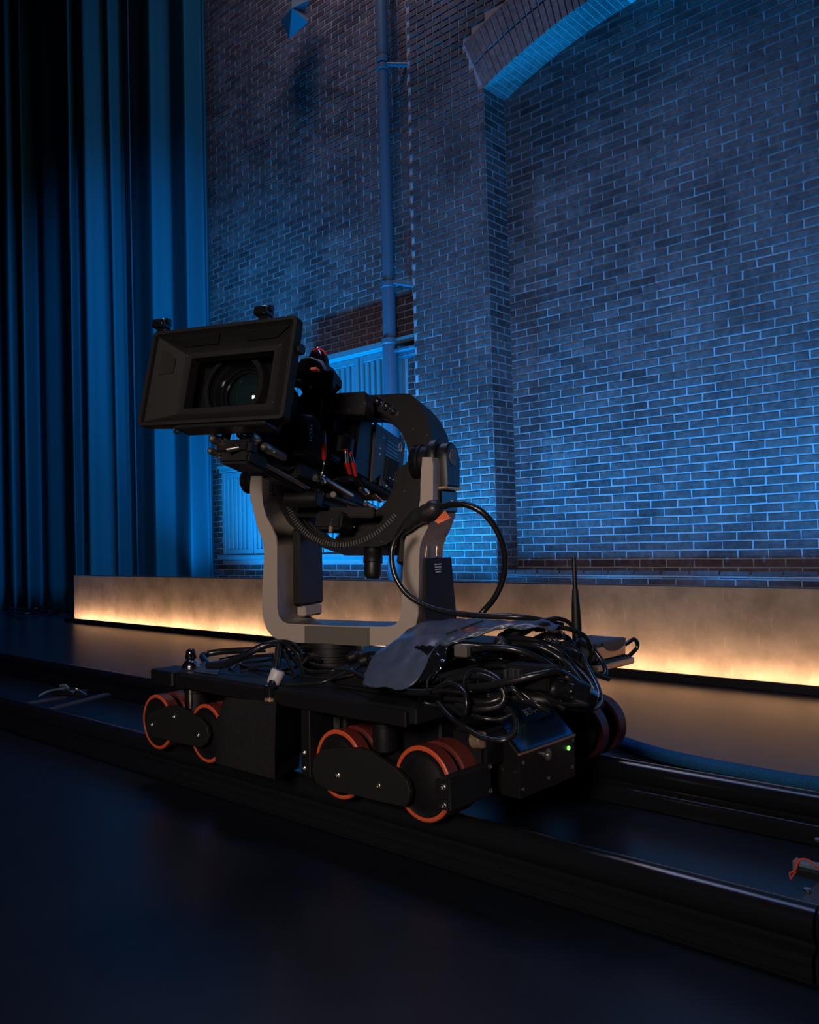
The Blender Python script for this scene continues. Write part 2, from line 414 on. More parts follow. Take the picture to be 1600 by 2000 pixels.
# slatted shutters in the left wall, two rows of five
XS = np.linspace(SX0+.03, SX1, 6); ZM = 1.78
cols = ['beside the drape edge', 'second from the drape', 'in the middle of the bay', 'second from the drainpipe', 'beside the drainpipe']
for row, (za, zb) in enumerate(((SZ0+.03, ZM-.06), (ZM+.06, SZ1-.02))):
    for i in range(5):
        xa, xb = XS[i]+.012, XS[i+1]-.012
        t = empty('window_shutter', '%s slatted blue-lit shutter %s' % (('lower', 'upper')[row], cols[i]), 'shutter', ((xa+xb)/2, YL, za), group='slatted shutters in the brick wall')
        W2 = (xb-xa)/2; H2 = zb-za
        bm = bmesh.new(); box(bm, -W2, W2, -.012, -.001, 0, H2); ob('back_panel', bm, 'shutter', t)
        for s in (-1, 1):
            bm = bmesh.new(); box(bm, s*W2-(.05 if s > 0 else 0), s*W2+(.05 if s < 0 else 0), -.055, -.012, 0, H2, .004); ob('stile', bm, 'shutter', t)
        for z0 in (0, H2-.07):
            bm = bmesh.new(); box(bm, -W2+.05, W2-.05, -.05, -.012, z0, z0+.07, .004); ob('rail', bm, 'shutter', t)
        n = 6; me = None
        for k in range(n):
            cx = -W2+.05+(2*W2-.10)*(k+.5)/n
            if me is None:
                bm = bmesh.new(); box(bm, -.026, .026, -.045, -.012, .07, H2-.07, .006); o = ob('slat', bm, 'shutter', t); me = o.data; o.location.x = cx
            else:
                o = link('slat', me, None, t); o.location.x = cx
bm = bmesh.new(); box(bm, SX0, SX1+.02, YL-.07, YL-.001, ZM-.055, ZM+.055, .008)
box(bm, SX0-.0, SX1+.04, YL-.10, YL-.001, ZM+.0, ZM+.03, .004)
o = ob('trim_3', bm, 'shutter'); struct(o)
bm = bmesh.new(); box(bm, SX0-.03, SX1+.05, YL-.085, YL-.001, SZ0-.03, SZ0+.028, .006); struct(ob('trim_4', bm, 'shutter'))
bm = bmesh.new(); box(bm, -7.15, XP-.01, YL-.17, YL-.001, SZ1-.018, SZ1+.05, .006); struct(ob('trim_5', bm, 'shutter'))

# ================================================================== drainpipe
px0 = PY(755, 400, 6.12)[0]
t = empty('drainpipe', 'tall round blue-lit pipe running up the brick wall beside the pier', 'pipe', (px0, 6.12, 0))
bm = bmesh.new(); cyl(bm, (0, 0, 0), (0, 0, 2.85), .075, 24, .02); ob('pipe_section', bm, 'paint', t, 40)
bm = bmesh.new(); cyl(bm, (0, 0, 2.85), (0, 0, 3.42), .066, 24, .02); ob('pipe_section', bm, 'paint', t, 40)
bm = bmesh.new(); cyl(bm, (0, 0, 3.42), (0, 0, 8.6), .056, 24, .02); ob('pipe_section', bm, 'paint', t, 40)
for z, r in ((2.82, .082), (3.40, .072), (5.72, .066), (5.64, .064)):
    bm = bmesh.new(); cyl(bm, (0, 0, z-.03), (0, 0, z+.03), r, 24, .08); ob('collar', bm, 'paint', t, 40)
for z in (3.42, 5.66):
    bm = bmesh.new(); cyl(bm, (.04, .0, z), (.42, .10, z-.12), .022, 12)
    cyl(bm, (.03, .03, z+.01), (.16, .16, z+.02), .02, 12); ob('bracket', bm, 'paint', t, 40)
bm = bmesh.new(); box(bm, .05, .36, -.02, .17, 2.70, 2.73, .004); box(bm, .05, .36, .05, .17, 2.66, 2.70, .004); ob('bracket_plate', bm, 'paint', t)
# cable tail on the pier edge
# hanging folded banner at the top of the frame
c = PY(582, 10, 5.9)
def bp(x, y, Y=5.9): return Vector(PY(x, y, Y)) - Vector(c)
t = empty('hanging_banner', 'folded faceted blue shape hanging in front of the upper left wall', 'decoration', c)
def facets(name, tris, m='paint'):
    bm = bmesh.new(); vs = {}
    for tri in tris:
        f = []
        for p in tri:
            if p not in vs: vs[p] = bm.verts.new(bp(*p))
            f.append(vs[p])
        bm.faces.new(f)
    o = ob(name, bm, m, t); md = o.modifiers.new('s', 'SOLIDIFY'); md.thickness = .01
A = (570, 16, 5.75); 
facets('upper_fold', [((568, -60, 5.95), (605, -60, 5.95), (604, 0, 5.92), (570, 0, 5.9)), ((570, 0, 5.9), (604, 0, 5.92), (596, 20, 5.95), A)])
facets('lower_fold', [(A, (596, 20, 5.95), (602, 43, 5.92)), (A, (602, 43, 5.92), (565, 75, 5.92)), (A, (565, 75, 5.92), (549, 40, 5.98)), (A, (549, 40, 5.98), (570, 0, 5.98))])
bm = bmesh.new(); cyl(bm, bp(586, -60), bp(586, -60)+Vector((0, 0, 1.0)), .006, 8); ob('hanging_line', bm, 'cable', t)

# ================================================================== drapes
# plan: position along the drape path (px column at mid height -> plan point) with fold offsets
def drape(name, label, knots, z0, z1, seed, amp=.0, flare=0.0, lean=0.0):
    """knots: plan points (x,y); smooth folds through them"""
    pts = spline([(a, b, 0) for a, b in knots], 5)
    V = []; Fc = []; nz = 26; rng = random.Random(seed)
    ph = [rng.uniform(0, 6.28) for _ in range(6)]
    cx = sum(p.x for p in pts)/len(pts)
    for k in range(nz+1):
        s = k/nz; z = z0+(z1-z0)*s
        for i, p in enumerate(pts):
            u = i/len(pts)
            wob = amp*math.sin(u*14+ph[0]+s*2.2)*(.4+.6*s)+amp*.5*math.sin(u*37+ph[1]-s*3.1)
            sx = 1+flare*(1-s)**1.5
            V.append((cx+(p.x-cx)*sx+lean*(1-s)*(1-u), p.y+wob-.10*flare*(1-s)**2, z))
    n = len(pts)
    for k in range(nz):
        for i in range(n-1):
            a = k*n+i; Fc.append((a, a+1, a+n+1, a+n))
    me = bpy.data.meshes.new(name); me.from_pydata(V, [], Fc); me.update()
    o = link(name, me, M['velvet'], None, True); md = o.modifiers.new('s', 'SOLIDIFY'); md.thickness = .012
    return tag(o, label, 'curtain', 'blue drapes hanging left of the brick wall')
def colpts(spec):
    out = []
    for px, Y in spec:
        p = PY(px, 800, Y); out.append((p[0], p[1]))
    return out
# right drape: broad soft panels
drape('stage_curtain', 'broad smooth blue-lit drape panel beside the brick wall',
      colpts([(248, 5.66), (262, 5.56), (280, 5.54), (298, 5.46), (306, 5.48), (322, 5.60), (338, 5.70), (346, 5.70), (358, 5.64), (370, 5.60), (378, 5.66), (392, 5.80), (403, 5.90), (409, 5.90), (414, 6.02)]), .01, 9.0, 4, .006, .0, 0)
drape('stage_curtain', 'tall blue-lit drape with narrow vertical folds left of the low glowing wall',
      colpts([(-60, 4.7), (-35, 4.8), (-20, 4.70), (-4, 4.78), (8, 4.68), (18, 4.72), (28, 4.90), (35, 4.94), (40, 4.80), (52, 4.92), (66, 5.06), (76, 5.10), (84, 5.00), (100, 5.03), (116, 5.06), (126, 4.97), (136, 4.90), (142, 4.97), (152, 5.08), (157, 5.06), (163, 4.97), (175, 5.02), (192, 5.14), (212, 5.24), (220, 5.20), (232, 5.30), (248, 5.44), (253, 5.43), (260, 5.36)]), .01, 9.0, 9, .012, .05, .3)

# ================================================================== low glowing wall
BX0, BX1, BY = -9.225, 1.2, 4.48
t = empty('low_wall', 'long low stone-look wall with warm light glowing along its foot', 'wall', (BX0, BY, 0))
bm = bmesh.new(); box(bm, 0, BX1-BX0, 0, .05, .012, .512, .003); ob('panel', bm, 'bench', t)
bm = bmesh.new(); box(bm, 0, BX1-BX0, .002, .05, .5125, .518, .001); ob('cap', bm, 'taupe_dark', t)
bm = bmesh.new(); box(bm, 0, BX1-BX0, -.112, -.098, 0, .046, .002); ob('light_shield', bm, 'black2', t)
bm = bmesh.new(); box(bm, 0.005, BX1-BX0, -.085, -.062, .012, .020); ob('light_strip', bm, 'led_warm', t)
bm = bmesh.new(); box(bm, 0, BX1-BX0, -.098, .05, 0, .011); ob('base_channel', bm, 'black2', t)

# ================================================================== camera track
def rail_obj(name, x0, x1, yc, parent, m='rail', outward=-1):
    P = []
    for k in range(25):
        a = math.radians(-55+290*k/24); P.append((yc+outward*-1*0+.034*math.cos(a), .092+.034*math.sin(a)))
    # neck and shouldered foot
    P += [(yc-.020, .060), (yc-.026, .054), (yc-.040, .050), (yc-.044, .042), (yc-.044, .003), (yc-.040, 0), (yc+.040, 0), (yc+.044, .003), (yc+.044, .042), (yc+.040, .050), (yc+.026, .054), (yc+.020, .060)]
    bm = bmesh.new(); prism(bm, P, x0, x1, axis='x'); return ob(name, bm, m, parent, 50)
NY, FY = 1.622, 2.325
JX = PG(1590, 1790, .12)[0]
def track(label, x0, x1):
    t = empty('camera_track', label, 'track', (0, 0, 0))
    rail_obj('near_rail', x0, x1, NY, t); rail_obj('far_rail', x0, x1, FY, t)
    return t
trk = track('long black twin-rail camera track under the dolly', -16, JX-.004)
trk2 = track('short next section of black camera track at the right edge', JX+.002, 1.5)
bm = bmesh.new(); cyl(bm, (JX+.003, NY, .092), (JX+.03, NY, .092), .0345, 24, .02); ob('joint_sleeve', bm, 'rail', trk2, 50)
# grooves on the outer foot
for (x0, x1, p) in ((-16, JX-.004, trk),):
    bm = bmesh.new(); box(bm, x0, x1, NY-.0475, NY-.044, .030, .034); box(bm, x0, x1, NY-.0465, NY-.044, .004, .010); ob('foot_strip', bm, 'rail', p)
def sleeper(x, w, label_parent, plates, z=.070):
    bm = bmesh.new(); box(bm, x-w/2, x+w/2, NY+.046, FY-.046, z-.020, z, .003); return ob('sleeper', bm, 'grey_panel', label_parent)
xs = PG(1590, 1740, .07)[0]
sleeper(xs+.09, .20, trk, 0)
for p in ((1526, 1759), (1577, 1741), (1598, 1643)):
    q = PG(*p, .071); bm = bmesh.new(); cyl(bm, q, q+np.array([0, 0, .006]), .008, 14); ob('bolt', bm, 'steel', trk)
# steel clamp bar with an orange cord on the right sleeper
q0 = Vector(PG(1560, 1690, .083)); 
t = empty('clamp_bar', 'short steel clamp bar on the right cross plate with orange cord', 'clamp', q0)
bm = bmesh.new(); box(bm, -.01, .16, -.012, .012, -.012, .012, .003); ob('bar', bm, 'paint', t)
bm = bmesh.new(); box(bm, .0, .16, -.03, -.014, -.0125, .004, .002); ob('groove_block', bm, 'black2', t)
cp = [PG(x, y, z)-np.array(q0) for x, y, z in ((1545, 1716, .075), (1543, 1706, .077), (1550, 1702, .08), (1555, 1695, .088), (1561, 1681, .10), (1572, 1678, .104), (1585, 1684, .10), (1600, 1696, .10))]
bm = bmesh.new(); tube(bm, spline(cp, 6), .0022, 6); tube(bm, spline([cp[0], cp[2]+np.array([.004, .008, 0]), cp[3], cp[4]+np.array([-.005, 0, .004])], 6), .002, 6); ob('cord', bm, 'orange', t, 40)
# left cross bars and toggle clamp
for i, (a, b_) in enumerate((((30, 1379), (126, 1362)), ((84, 1390), (210, 1356)))):
    p, q = PG(*a, .085), PG(*b_, .085)
    mxm, Lg = axmat(p, q)
    bm = bmesh.new(); box(bm, -.022, .022, -.006, .006, 0, Lg, .002, mx=mxm); o = ob('cross_bar', bm, 'grey_panel', trk)
c0 = PG(125, 1352, .10)
t = empty('toggle_clamp', 'small dark toggle clamp lying on the far left cross bars', 'clamp', c0)
def cl(x, y, z=.10): return Vector(PG(x, y, z)-c0)
bm = bmesh.new(); tube(bm, spline([cl(76, 1360), cl(95, 1350, .115), cl(115, 1346, .13), cl(128, 1344, .135)], 5), .006, 6); ob('lever', bm, 'paint', t, 40)
bm = bmesh.new(); tube(bm, spline([cl(118, 1340, .14), cl(128, 1339, .145), cl(134, 1345, .13), (cl(145, 1352, .11))], 5), .007, 6); ob('hook', bm, 'paint', t, 40)
bm = bmesh.new(); box(bm, -.05, .12, -.03, .03, -.012, .012, .004, mx=Matrix.Rotation(.5, 4, 'Z')); ob('base', bm, 'black2', t)
bm = bmesh.new(); tube(bm, spline([cl(130, 1347, .12), cl(145, 1345, .14), cl(160, 1352, .12), cl(168, 1358, .10), cl(150, 1356, .10)], 5), .005, 6); ob('link_bar', bm, 'steel', t, 40)

# ================================================================== dolly
W1 = [PY(307, 1413, 1.54), PY(403, 1432, 1.54), PY(662, 1493, 1.54), PY(825, 1531, 1.54)]
WX = [float(p[0]) for p in W1]; WZ = .2095; WRr = .0915
dx0 = WX[0]
D0 = Vector(((WX[0]+WX[3])/2, 1.96, 0))
dolly = empty('camera_dolly', 'black motorised camera dolly with orange-rimmed wheels riding the track', 'dolly', D0)
def dl(p): return Vector(p)-D0
def dy(x, y, Y): return Vector(PY(x, y, Y))-D0
def dbm(fn, name, m, parent=None, smooth=None):
    bm = bmesh.new(); fn(bm); return ob(name, bm, m, parent or dolly, smooth)
def wheel(x, y0, y1, z=WZ, rim='orange'):
    s = -1 if y0 < y1 else 1
    bm = bmesh.new(); R = WRr; w_ = abs(y1-y0)
    lathe(bm, [(0, R-.010), (0, R-.004), (.06, R), (.94, R), (1, R-.004), (1, R-.010)], dl((x, y0, z)), dl((x, y1, z)), 48, caps=False)
    o = ob('wheel', bm, 'tread', dolly, 40)
    bm = bmesh.new(); lathe(bm, [(.0, R-.011), (-.02, R-.0105), (-.03, R-.003), (.02, R-.0005), (.04, R+.0003)], dl((x, y0, z)), dl((x, y1, z)), 48, caps=False); ob('rim', bm, rim, o, 40)
    bm = bmesh.new(); lathe(bm, [(.02, .0), (.02, R-.035), (.10, R-.030), (.10, R-.016), (.03, R-.0105), (.9, R-.0105), (.9, 0)], dl((x, y0, z)), dl((x, y1, z)), 48, caps=False); ob('hub', bm, 'black2', o, 40)
    return o
for x in WX:
    wheel(x, 1.54, 1.58); wheel(x, 1.60, 1.655, WZ, 'tread')
    wheel(x, 2.40, 2.355); wheel(x, 2.25, 2.295, WZ, 'tread')
    dbm(lambda bm: cyl(bm, dl((x, 1.546, WZ)), dl((x, 1.66, WZ)), .014), 'axle', 'black', smooth=40)
    dbm(lambda bm: cyl(bm, dl((x, 2.24, WZ)), dl((x, 2.41, WZ)), .014), 'axle', 'black', smooth=40)
# deck
def deck(bm): box(bm, dl((-2.55, 0, 0)).x, dl((-1.385, 0, 0)).x, 1.53-1.96, 2.36-1.96, .352, .392, .004)
dbm(deck, 'deck', 'deckm')
dbm(lambda bm: box(bm, -.50, .572, 1.516-1.96, 1.53-1.96, .345, .386, .003), 'deck_edge', 'black')
dbm(lambda bm: box(bm, dl((-2.552, 0, 0)).x, dl((-2.42, 0, 0)).x, 1.50-1.96, 1.60-1.96, .348, .396, .004), 'end_block', 'black')
# corner clamp knob on the left of the deck
kp = dy(373, 1302, 1.60); kp.z = .396
dbm(lambda bm: lathe(bm, [(0, .030), (.25, .030), (.6, .022), (.8, .016), (.8, .014), (1, .014)], kp, kp+Vector((0, 0, .030)), 20), 'knob_base', 'chrome', smooth=40)
dbm(lambda bm: lathe(bm, [(0, .016), (.1, .019), (.75, .0155), (.95, .012), (1, .006)], kp+Vector((0, 0, .028)), kp+Vector((0, 0, .062)), 20), 'knob', 'gloss', smooth=50)
# suspension columns
for (px, y0, y1, r, m_) in ((385, 1325, 1400, .040, 'black'), (752, 1372, 1455, .034, 'black'), (675, 1372, 1440, .012, 'black')):
    p = dy(px, (y0+y1)/2, 1.60)
    dbm(lambda bm: cyl(bm, (p.x, p.y, .25), (p.x, p.y, .352), r), 'suspension_column', m_, smooth=40)
    dbm(lambda bm: cyl(bm, (p.x, p.y, .318), (p.x, p.y, .330), r+.004), 'column_collar', 'black2', smooth=40)
p = dy(372, 1345, 1.565)
dbm(lambda bm: cyl(bm, (p.x, p.y, .27), (p.x, p.y, .352), .008), 'guide_rod', 'rod', smooth=40)
p = dy(676, 1420, 1.60)
dbm(lambda bm: cyl(bm, (p.x, p.y, .26), (p.x, p.y, .352), .009), 'guide_rod', 'rod', smooth=40)
# bogie side plates (pill-shaped, in front of the wheels)
def plate(name, pix, Y0, Y1, m='black'):
    P = [(dy(x, y, Y0).x, dy(x, y, Y0).z) for x, y in pix]
    return dbm(lambda bm: prism(bm, P, Y0-1.96, Y1-1.96, bev=.002), name, m)
plate('bogie_plate', [(286, 1404), (291, 1393), (302, 1388), (330, 1377), (345, 1378), (392, 1405), (404, 1420), (407, 1438), (402, 1452), (390, 1460), (368, 1455), (330, 1446), (300, 1440), (288, 1428)], 1.515, 1.527, 'matte')
plate('bogie_plate', [(610, 1490), (614, 1476), (628, 1465), (660, 1461), (702, 1461), (722, 1468), (770, 1500), (795, 1526), (801, 1548), (797, 1568), (788, 1576), (745, 1566), (690, 1552), (640, 1544), (617, 1530), (610, 1510)], 1.512, 1.526, 'matte')
bolts(dolly, [dy(x, y, 1.513) for x, y in ((297, 1415), (340, 1400), (387, 1436))], .0085, (0, -1, 0))
bolts(dolly, [dy(x, y, 1.510) for x, y in ((660, 1514), (739, 1535))], .0085, (0, -1, 0), 'rod')
# frames carrying the bogies
plate('bogie_frame', [(588, 1380), (604, 1384), (606, 1520), (588, 1512)], 1.520, 1.60, 'black2')
bolts(dolly, [dy(x, y, 1.519) for x, y in ((594, 1470), (594, 1500))], .0075, (0, -1, 0))
plate('bogie_frame', [(849, 1523), (878, 1521), (878, 1586), (849, 1576)], 1.500, 1.54, 'black2')
bolts(dolly, [dy(x, y, 1.499) for x, y in ((866, 1538), (867, 1574))], .0085, (0, -1, 0))
q = dy(878, 1521, 1.50); q2 = dy(878, 1586, 1.50)
dbm(lambda bm: box(bm, q.x-.03, q.x, 1.501-1.96, 1.66-1.96, q2.z, q.z, .003), 'end_bracket', 'matte')
bolts(dolly, [Vector((q.x, 1.655-1.96, q.z-.005)), Vector((q.x, 1.655-1.96, q2.z+.012))], .007, (1, 0, 0))
dbm(lambda bm: box(bm, dl((WX[2], 0, 0)).x-.09, dl((WX[3], 0, 0)).x+.05, 1.605-1.96, 1.635-1.96, .17, .25, .003), 'bogie_beam', 'black2')
dbm(lambda bm: box(bm, dl((WX[0], 0, 0)).x-.05, dl((WX[1], 0, 0)).x+.09, 1.605-1.96, 1.635-1.96, .17, .25, .003), 'bogie_beam', 'black2')
dbm(lambda bm: box(bm, dl((WX[2], 0, 0)).x-.05, dl((WX[3], 0, 0)).x+.05, 2.305-1.96, 2.345-1.96, .17, .30, .003), 'bogie_beam', 'black2')
dbm(lambda bm: box(bm, dl((WX[0], 0, 0)).x-.05, dl((WX[1], 0, 0)).x+.05, 2.305-1.96, 2.345-1.96, .17, .30, .003), 'bogie_beam', 'black2')
# taped battery box
a = dy(443, 1362, 1.50); b_ = dy(540, 1372, 1.50); c1 = dy(422, 1408, 1.465); c2 = dy(421, 1490, 1.46); c3 = dy(536, 1523, 1.46); c4 = dy(538, 1400, 1.47)
e1 = dy(592, 1372, 1.70); e2 = dy(585, 1500, 1.70); e3 = dy(540, 1362, 1.70)
bm = bmesh.new()
vs = [bm.verts.new(v) for v in (a, b_, c1, c2, c3, c4, e1, e2, dy(443, 1350, 1.70), dy(421, 1470, 1.70))]
for f in ((0, 2, 5, 1), (2, 3, 4, 5), (1, 5, 6), (5, 4, 7, 6), (0, 1, 6, 8), (0, 8, 9, 3, 2), (8, 6, 7, 9), (3, 9, 7, 4)):
    bm.faces.new([vs[i] for i in f])
bmesh.ops.triangulate(bm, faces=bm.faces); bmesh.ops.subdivide_edges(bm, edges=bm.edges, cuts=4, use_grid_fill=True)
bm.normal_update()
for v in bm.verts: v.co += Vector((RNG.uniform(-1, 1), RNG.uniform(-1, 1), RNG.uniform(-1, 1)))*.0009
tp = ob('battery_box', bm, 'tape', dolly, 60)
bm = bmesh.new(); cyl(bm, dy(529, 1372, 1.52), dy(529, 1362, 1.52), .018, 16); ob('cable_gland', bm, 'brass', dolly, 40)
bm = bmesh.new(); cyl(bm, dy(529, 1361, 1.52), dy(529, 1338, 1.52), .020, 16); ob('gland_nut', bm, 'gloss', dolly, 40)
# under-deck chassis
dbm(lambda bm: box(bm, -.235, .56, -.30, .26, .17, .352, .006), 'chassis', 'black2')
dbm(lambda bm: box(bm, -.55, -.24, -.28, .30, .27, .352, .006), 'chassis', 'black2')
dbm(lambda bm: prism(bm, [(dy(630, 1375, 1.62).x, .35), (dy(655, 1375, 1.62).x, .35), (dy(652, 1425, 1.62).x, .25), (dy(640, 1425, 1.62).x, .25)], 1.62-1.96, 1.64-1.96), 'strut', 'taupe_dark')
bm = bmesh.new(); box(bm, dy(885, 1430, 1.66).x, dy(950, 1430, 1.66).x, -.31, -.18, dy(930, 1500, 1.66).z, dy(930, 1425, 1.66).z, .01, 2); ob('drive_motor', bm, 'black', dolly)
bm = bmesh.new(); cyl(bm, dy(925, 1445, 1.655), dy(945, 1445, 1.655)+Vector((0, .0, 0)), .022, 16); ob('motor_cap', bm, 'brass', dolly, 40)
# control box at the right end
XB = -1.225-D0.x
def cw(x, y, X=-1.225): return Vector(PX(x, y, X))-D0
tl, tr = cw(1013, 1476), cw(1122, 1434); bl_, br = cw(1018, 1553), cw(1124, 1520)
ya, yb = tl.y, tr.y
za, zb = .155, (tl.z+tr.z)/2; SLZ = .348-zb; SLX = SLZ*1.0
bm = bmesh.new(); prism(bm, [(XB-.26, za), (XB, za), (XB, zb), (XB-SLX, zb+SLZ), (XB-.26, zb+SLZ)], ya, yb, bev=.002)
cb = ob('control_box', bm, 'black', dolly)
n_ = Vector((SLZ, 0, SLX)).normalized()
m0 = Vector((XB-SLX/2, (ya+yb)/2, zb+SLZ/2))+n_*.0015
mx = basis(m0, (0, 1, 0), (-SLX, 0, SLZ))
bm = bmesh.new(); box(bm, -(yb-ya)/2+.012, (yb-ya)/2-.006, -math.hypot(SLX, SLZ)/2+.003, math.hypot(SLX, SLZ)/2-.002, 0, .003, .001); ob('sloped_panel', bm, 'blue_reflection_panel', cb, mx=mx)
bm = bmesh.new(); box(bm, XB-.002, XB+.004, ya, yb, zb-.002, zb+.003); ob('panel_edge', bm, 'brass', cb)
bm = bmesh.new(); lathe(bm, [(0, .016), (1, .016), (1, .010), (.2, .010)], Vector((XB, 0, 0))+Vector((0, cw(1066, 1473).y, cw(1066, 1473).z)), Vector((XB+.008, cw(1066, 1473).y, cw(1066, 1473).z)), 20); ob('round_port', bm, 'steel', cb, 40)
g = cw(1110, 1461); bm = bmesh.new(); lathe(bm, [(0, .006), (.6, .006), (1, .003)], (XB, g.y, g.z), (XB+.005, g.y, g.z), 14); ob('status_light', bm, 'led_green', cb, 40)
bolts(cb, [Vector((XB, cw(x, y).y, cw(x, y).z)) for x, y in ((1022, 1490), (1022, 1542), (1118, 1498), (1119, 1445), (1072, 1520))], .0055, (1, 0, 0))
bolts(cb, [dy(x, y, ya+1.96) for x, y in ((980, 1504), (1005, 1510))], .005, (0, -1, 0))
# handwriting on a black taped tab over the sloped panel
sv = Vector((-SLX, 0, SLZ)).normalized()
PF = Fr(np.array(m0+D0), [np.array((0, 1., 0)), np.array(sv), np.array(Vector((0, 1, 0)).cross(sv))])
tq = [PF.hit(x, y, 2, .004) for x, y in ((1008, 1378), (1075, 1362), (1074, 1396), (1022, 1412))]
bm = bmesh.new(); vv = [bm.verts.new((p[0], p[1], 0)) for p in tq]+[bm.verts.new((p[0], p[1], .002)) for p in tq]
for f in ((3, 2, 1, 0), (4, 5, 6, 7), (0, 1, 5, 4), (1, 2, 6, 5), (2, 3, 7, 6), (3, 0, 4, 7)): bm.faces.new([vv[k] for k in f])
mx2 = basis(m0, (0, 1, 0), sv); nn_ = Vector((0, 1, 0)).cross(sv)
mx2.translation = m0+nn_*.004
ob('name_tape', bm, 'black2', cb, mx=mx2)
tc_ = PF.hit(1044, 1386, 2, .0065); tl_ = PF.hit(1026, 1392, 2, .0065); tr_ = PF.hit(1063, 1378, 2, .0065)
wd = math.hypot(tr_[0]-tl_[0], tr_[1]-tl_[1]); an = math.atan2(tr_[1]-tl_[1], tr_[0]-tl_[0])
tw = txt('handwriting', 'BETUVNG', .034, basis(m0, (0, 1, 0), sv), 'label', cb)
sc_ = wd/tw.dimensions.x if tw.dimensions.x else 1
tw.matrix_basis = Matrix.Translation(m0+Vector((0, 1, 0))*tc_[0]+sv*tc_[1]+nn_*.0066) @ basis((0, 0, 0), (0, 1, 0), sv) @ Matrix.Rotation(an, 4, 'Z') @ Matrix.Diagonal((sc_, sc_*1.25, 1, 1))

# ================================================================== remote head
HA = math.radians(14.37); Lh = np.array([math.cos(HA), math.sin(HA), 0]); Fh = np.array([math.sin(HA), -math.cos(HA), 0]); Uh = np.array([0, 0, 1.])
HD = Fr([-2.14, 1.95, 0], [Lh, -Fh, Uh])
head = empty('remote_head', 'taupe U-shaped remote camera head with black tilt ring on the dolly', 'camera head', mx=HD.mat())
def hy(x, y, c): return Vector(HD.hit(x, y, 1, c))
def hx(x, y, c): return Vector(HD.hit(x, y, 0, c))
YA, YB = -.085, .085
out = [(489, 930), (488, 952), (488, 975), (494, 986), (499, 1019), (506, 1038), (514, 1056), (516, 1082), (513, 1145), (511, 1190), (515, 1214), (521, 1231), (533, 1245), (548, 1252), (580, 1255), (705, 1260), (761, 1262), (785, 1256), (800, 1245), (811, 1228), (817, 1200), (818, 1130), (819, 1070), (824, 1052), (836, 1030), (845, 1008), (846, 960), (846, 905), (843, 893)]
inn = [(824, 893), (822, 930), (821, 975), (816, 1005), (804, 1026), (795, 1040), (790, 1056), (787, 1110), (785, 1170), (784, 1200), (780, 1213), (772, 1221), (758, 1225), (680, 1223), (562, 1219), (551, 1214), (544, 1204), (541, 1185), (541, 1120), (541, 1068), (539, 1048), (530, 1028), (519, 1008), (513, 985), (511, 955), (511, 930)]
P = [(hy(x, y, YA).x, hy(x, y, YA).z) for x, y in out+inn]
bm = bmesh.new(); prism(bm, P, YA, YB, bev=.002); bmesh.ops.triangulate(bm, faces=[f for f in bm.faces if len(f.verts) > 4]); yoke = ob('yoke', bm, 'taupe', head, 35)
# dark centre joint of the crossbar, dark liners on the inner faces
Pj = [(hy(x, y, YA-.003).x, hy(x, y, YA-.003).z) for x, y in ((595, 1222.5), (721, 1226), (721, 1262), (595, 1256.5))]
bm = bmesh.new(); prism(bm, Pj, YA-.003, YB+.003); ob('yoke_joint', bm, 'taupe_dark', head)
z0i = hy(600, 1221, YA).z; zi2 = hy(541, 1060, YA).z; xi = hy(541, 1120, YA).x; xi2 = hy(786, 1120, YA).x
def liner(bm, pts, th):
    # strip following the inner outline, from front to back of the arm
    Q = [Vector((hy(x, y, YA).x, 0, hy(x, y, YA).z)) for x, y in pts]
    for a, b in zip(Q, Q[1:]):
        d = (b-a).normalized(); nn = Vector((d.z, 0, -d.x))*th
        v = [bm.verts.new(Vector((p.x, yy, p.z))+o_) for yy in (YA+.006, YB-.006) for p in (a, b) for o_ in (Vector(), nn)]
        for f in ((0, 1, 3, 2), (4, 6, 7, 5), (0, 4, 5, 1), (2, 3, 7, 6), (0, 2, 6, 4), (1, 5, 7, 3)): bm.faces.new([v[i] for i in f])
bm = bmesh.new(); liner(bm, inn[2:], -.0015); bmesh.ops.remove_doubles(bm, verts=bm.verts, dist=1e-5); ob('inner_liner', bm, 'gloss', head)
bm = bmesh.new(); box(bm, xi, xi+.035, .0, .15, .585, .855, .008); ob('arm_cover', bm, 'black2', head)
bm = bmesh.new(); box(bm, xi+.002, xi+.04, .02, .13, .545, .583, .006); ob('arm_foot', bm, 'taupe', head)
# right arm outer: tapered drive housing with printed label, ribs
xo = hy(818, 1130, YA).x
P = [(YA+.02, .50), (YB+.085, .50), (YB+.05, .745), (YA+.03, .745)]
bm = bmesh.new(); prism(bm, P, xo-.004, xo+.012, axis='x', bev=.003); hs = ob('drive_cover', bm, 'matte', head)
for k, (zz, ww) in enumerate(((.725, .05), (.716, .044), (.708, .044), (.700, .036))):
    bm = bmesh.new(); box(bm, xo+.0122, xo+.0130, .03-ww/2, .03+ww/2, zz-.002, zz+.0015); ob('label_line', bm, 'label', hs)
for yy in (-.02, .055):
    bm = bmesh.new(); tube(bm, spline([(xo+.002, yy+.035, .885), (xo+.003, yy+.025, .85), (xo+.0, yy-.005, .80), (xo-.002, yy-.012, .75)], 6), .010, 8); ob('arm_rib', bm, 'brass', head, 40)
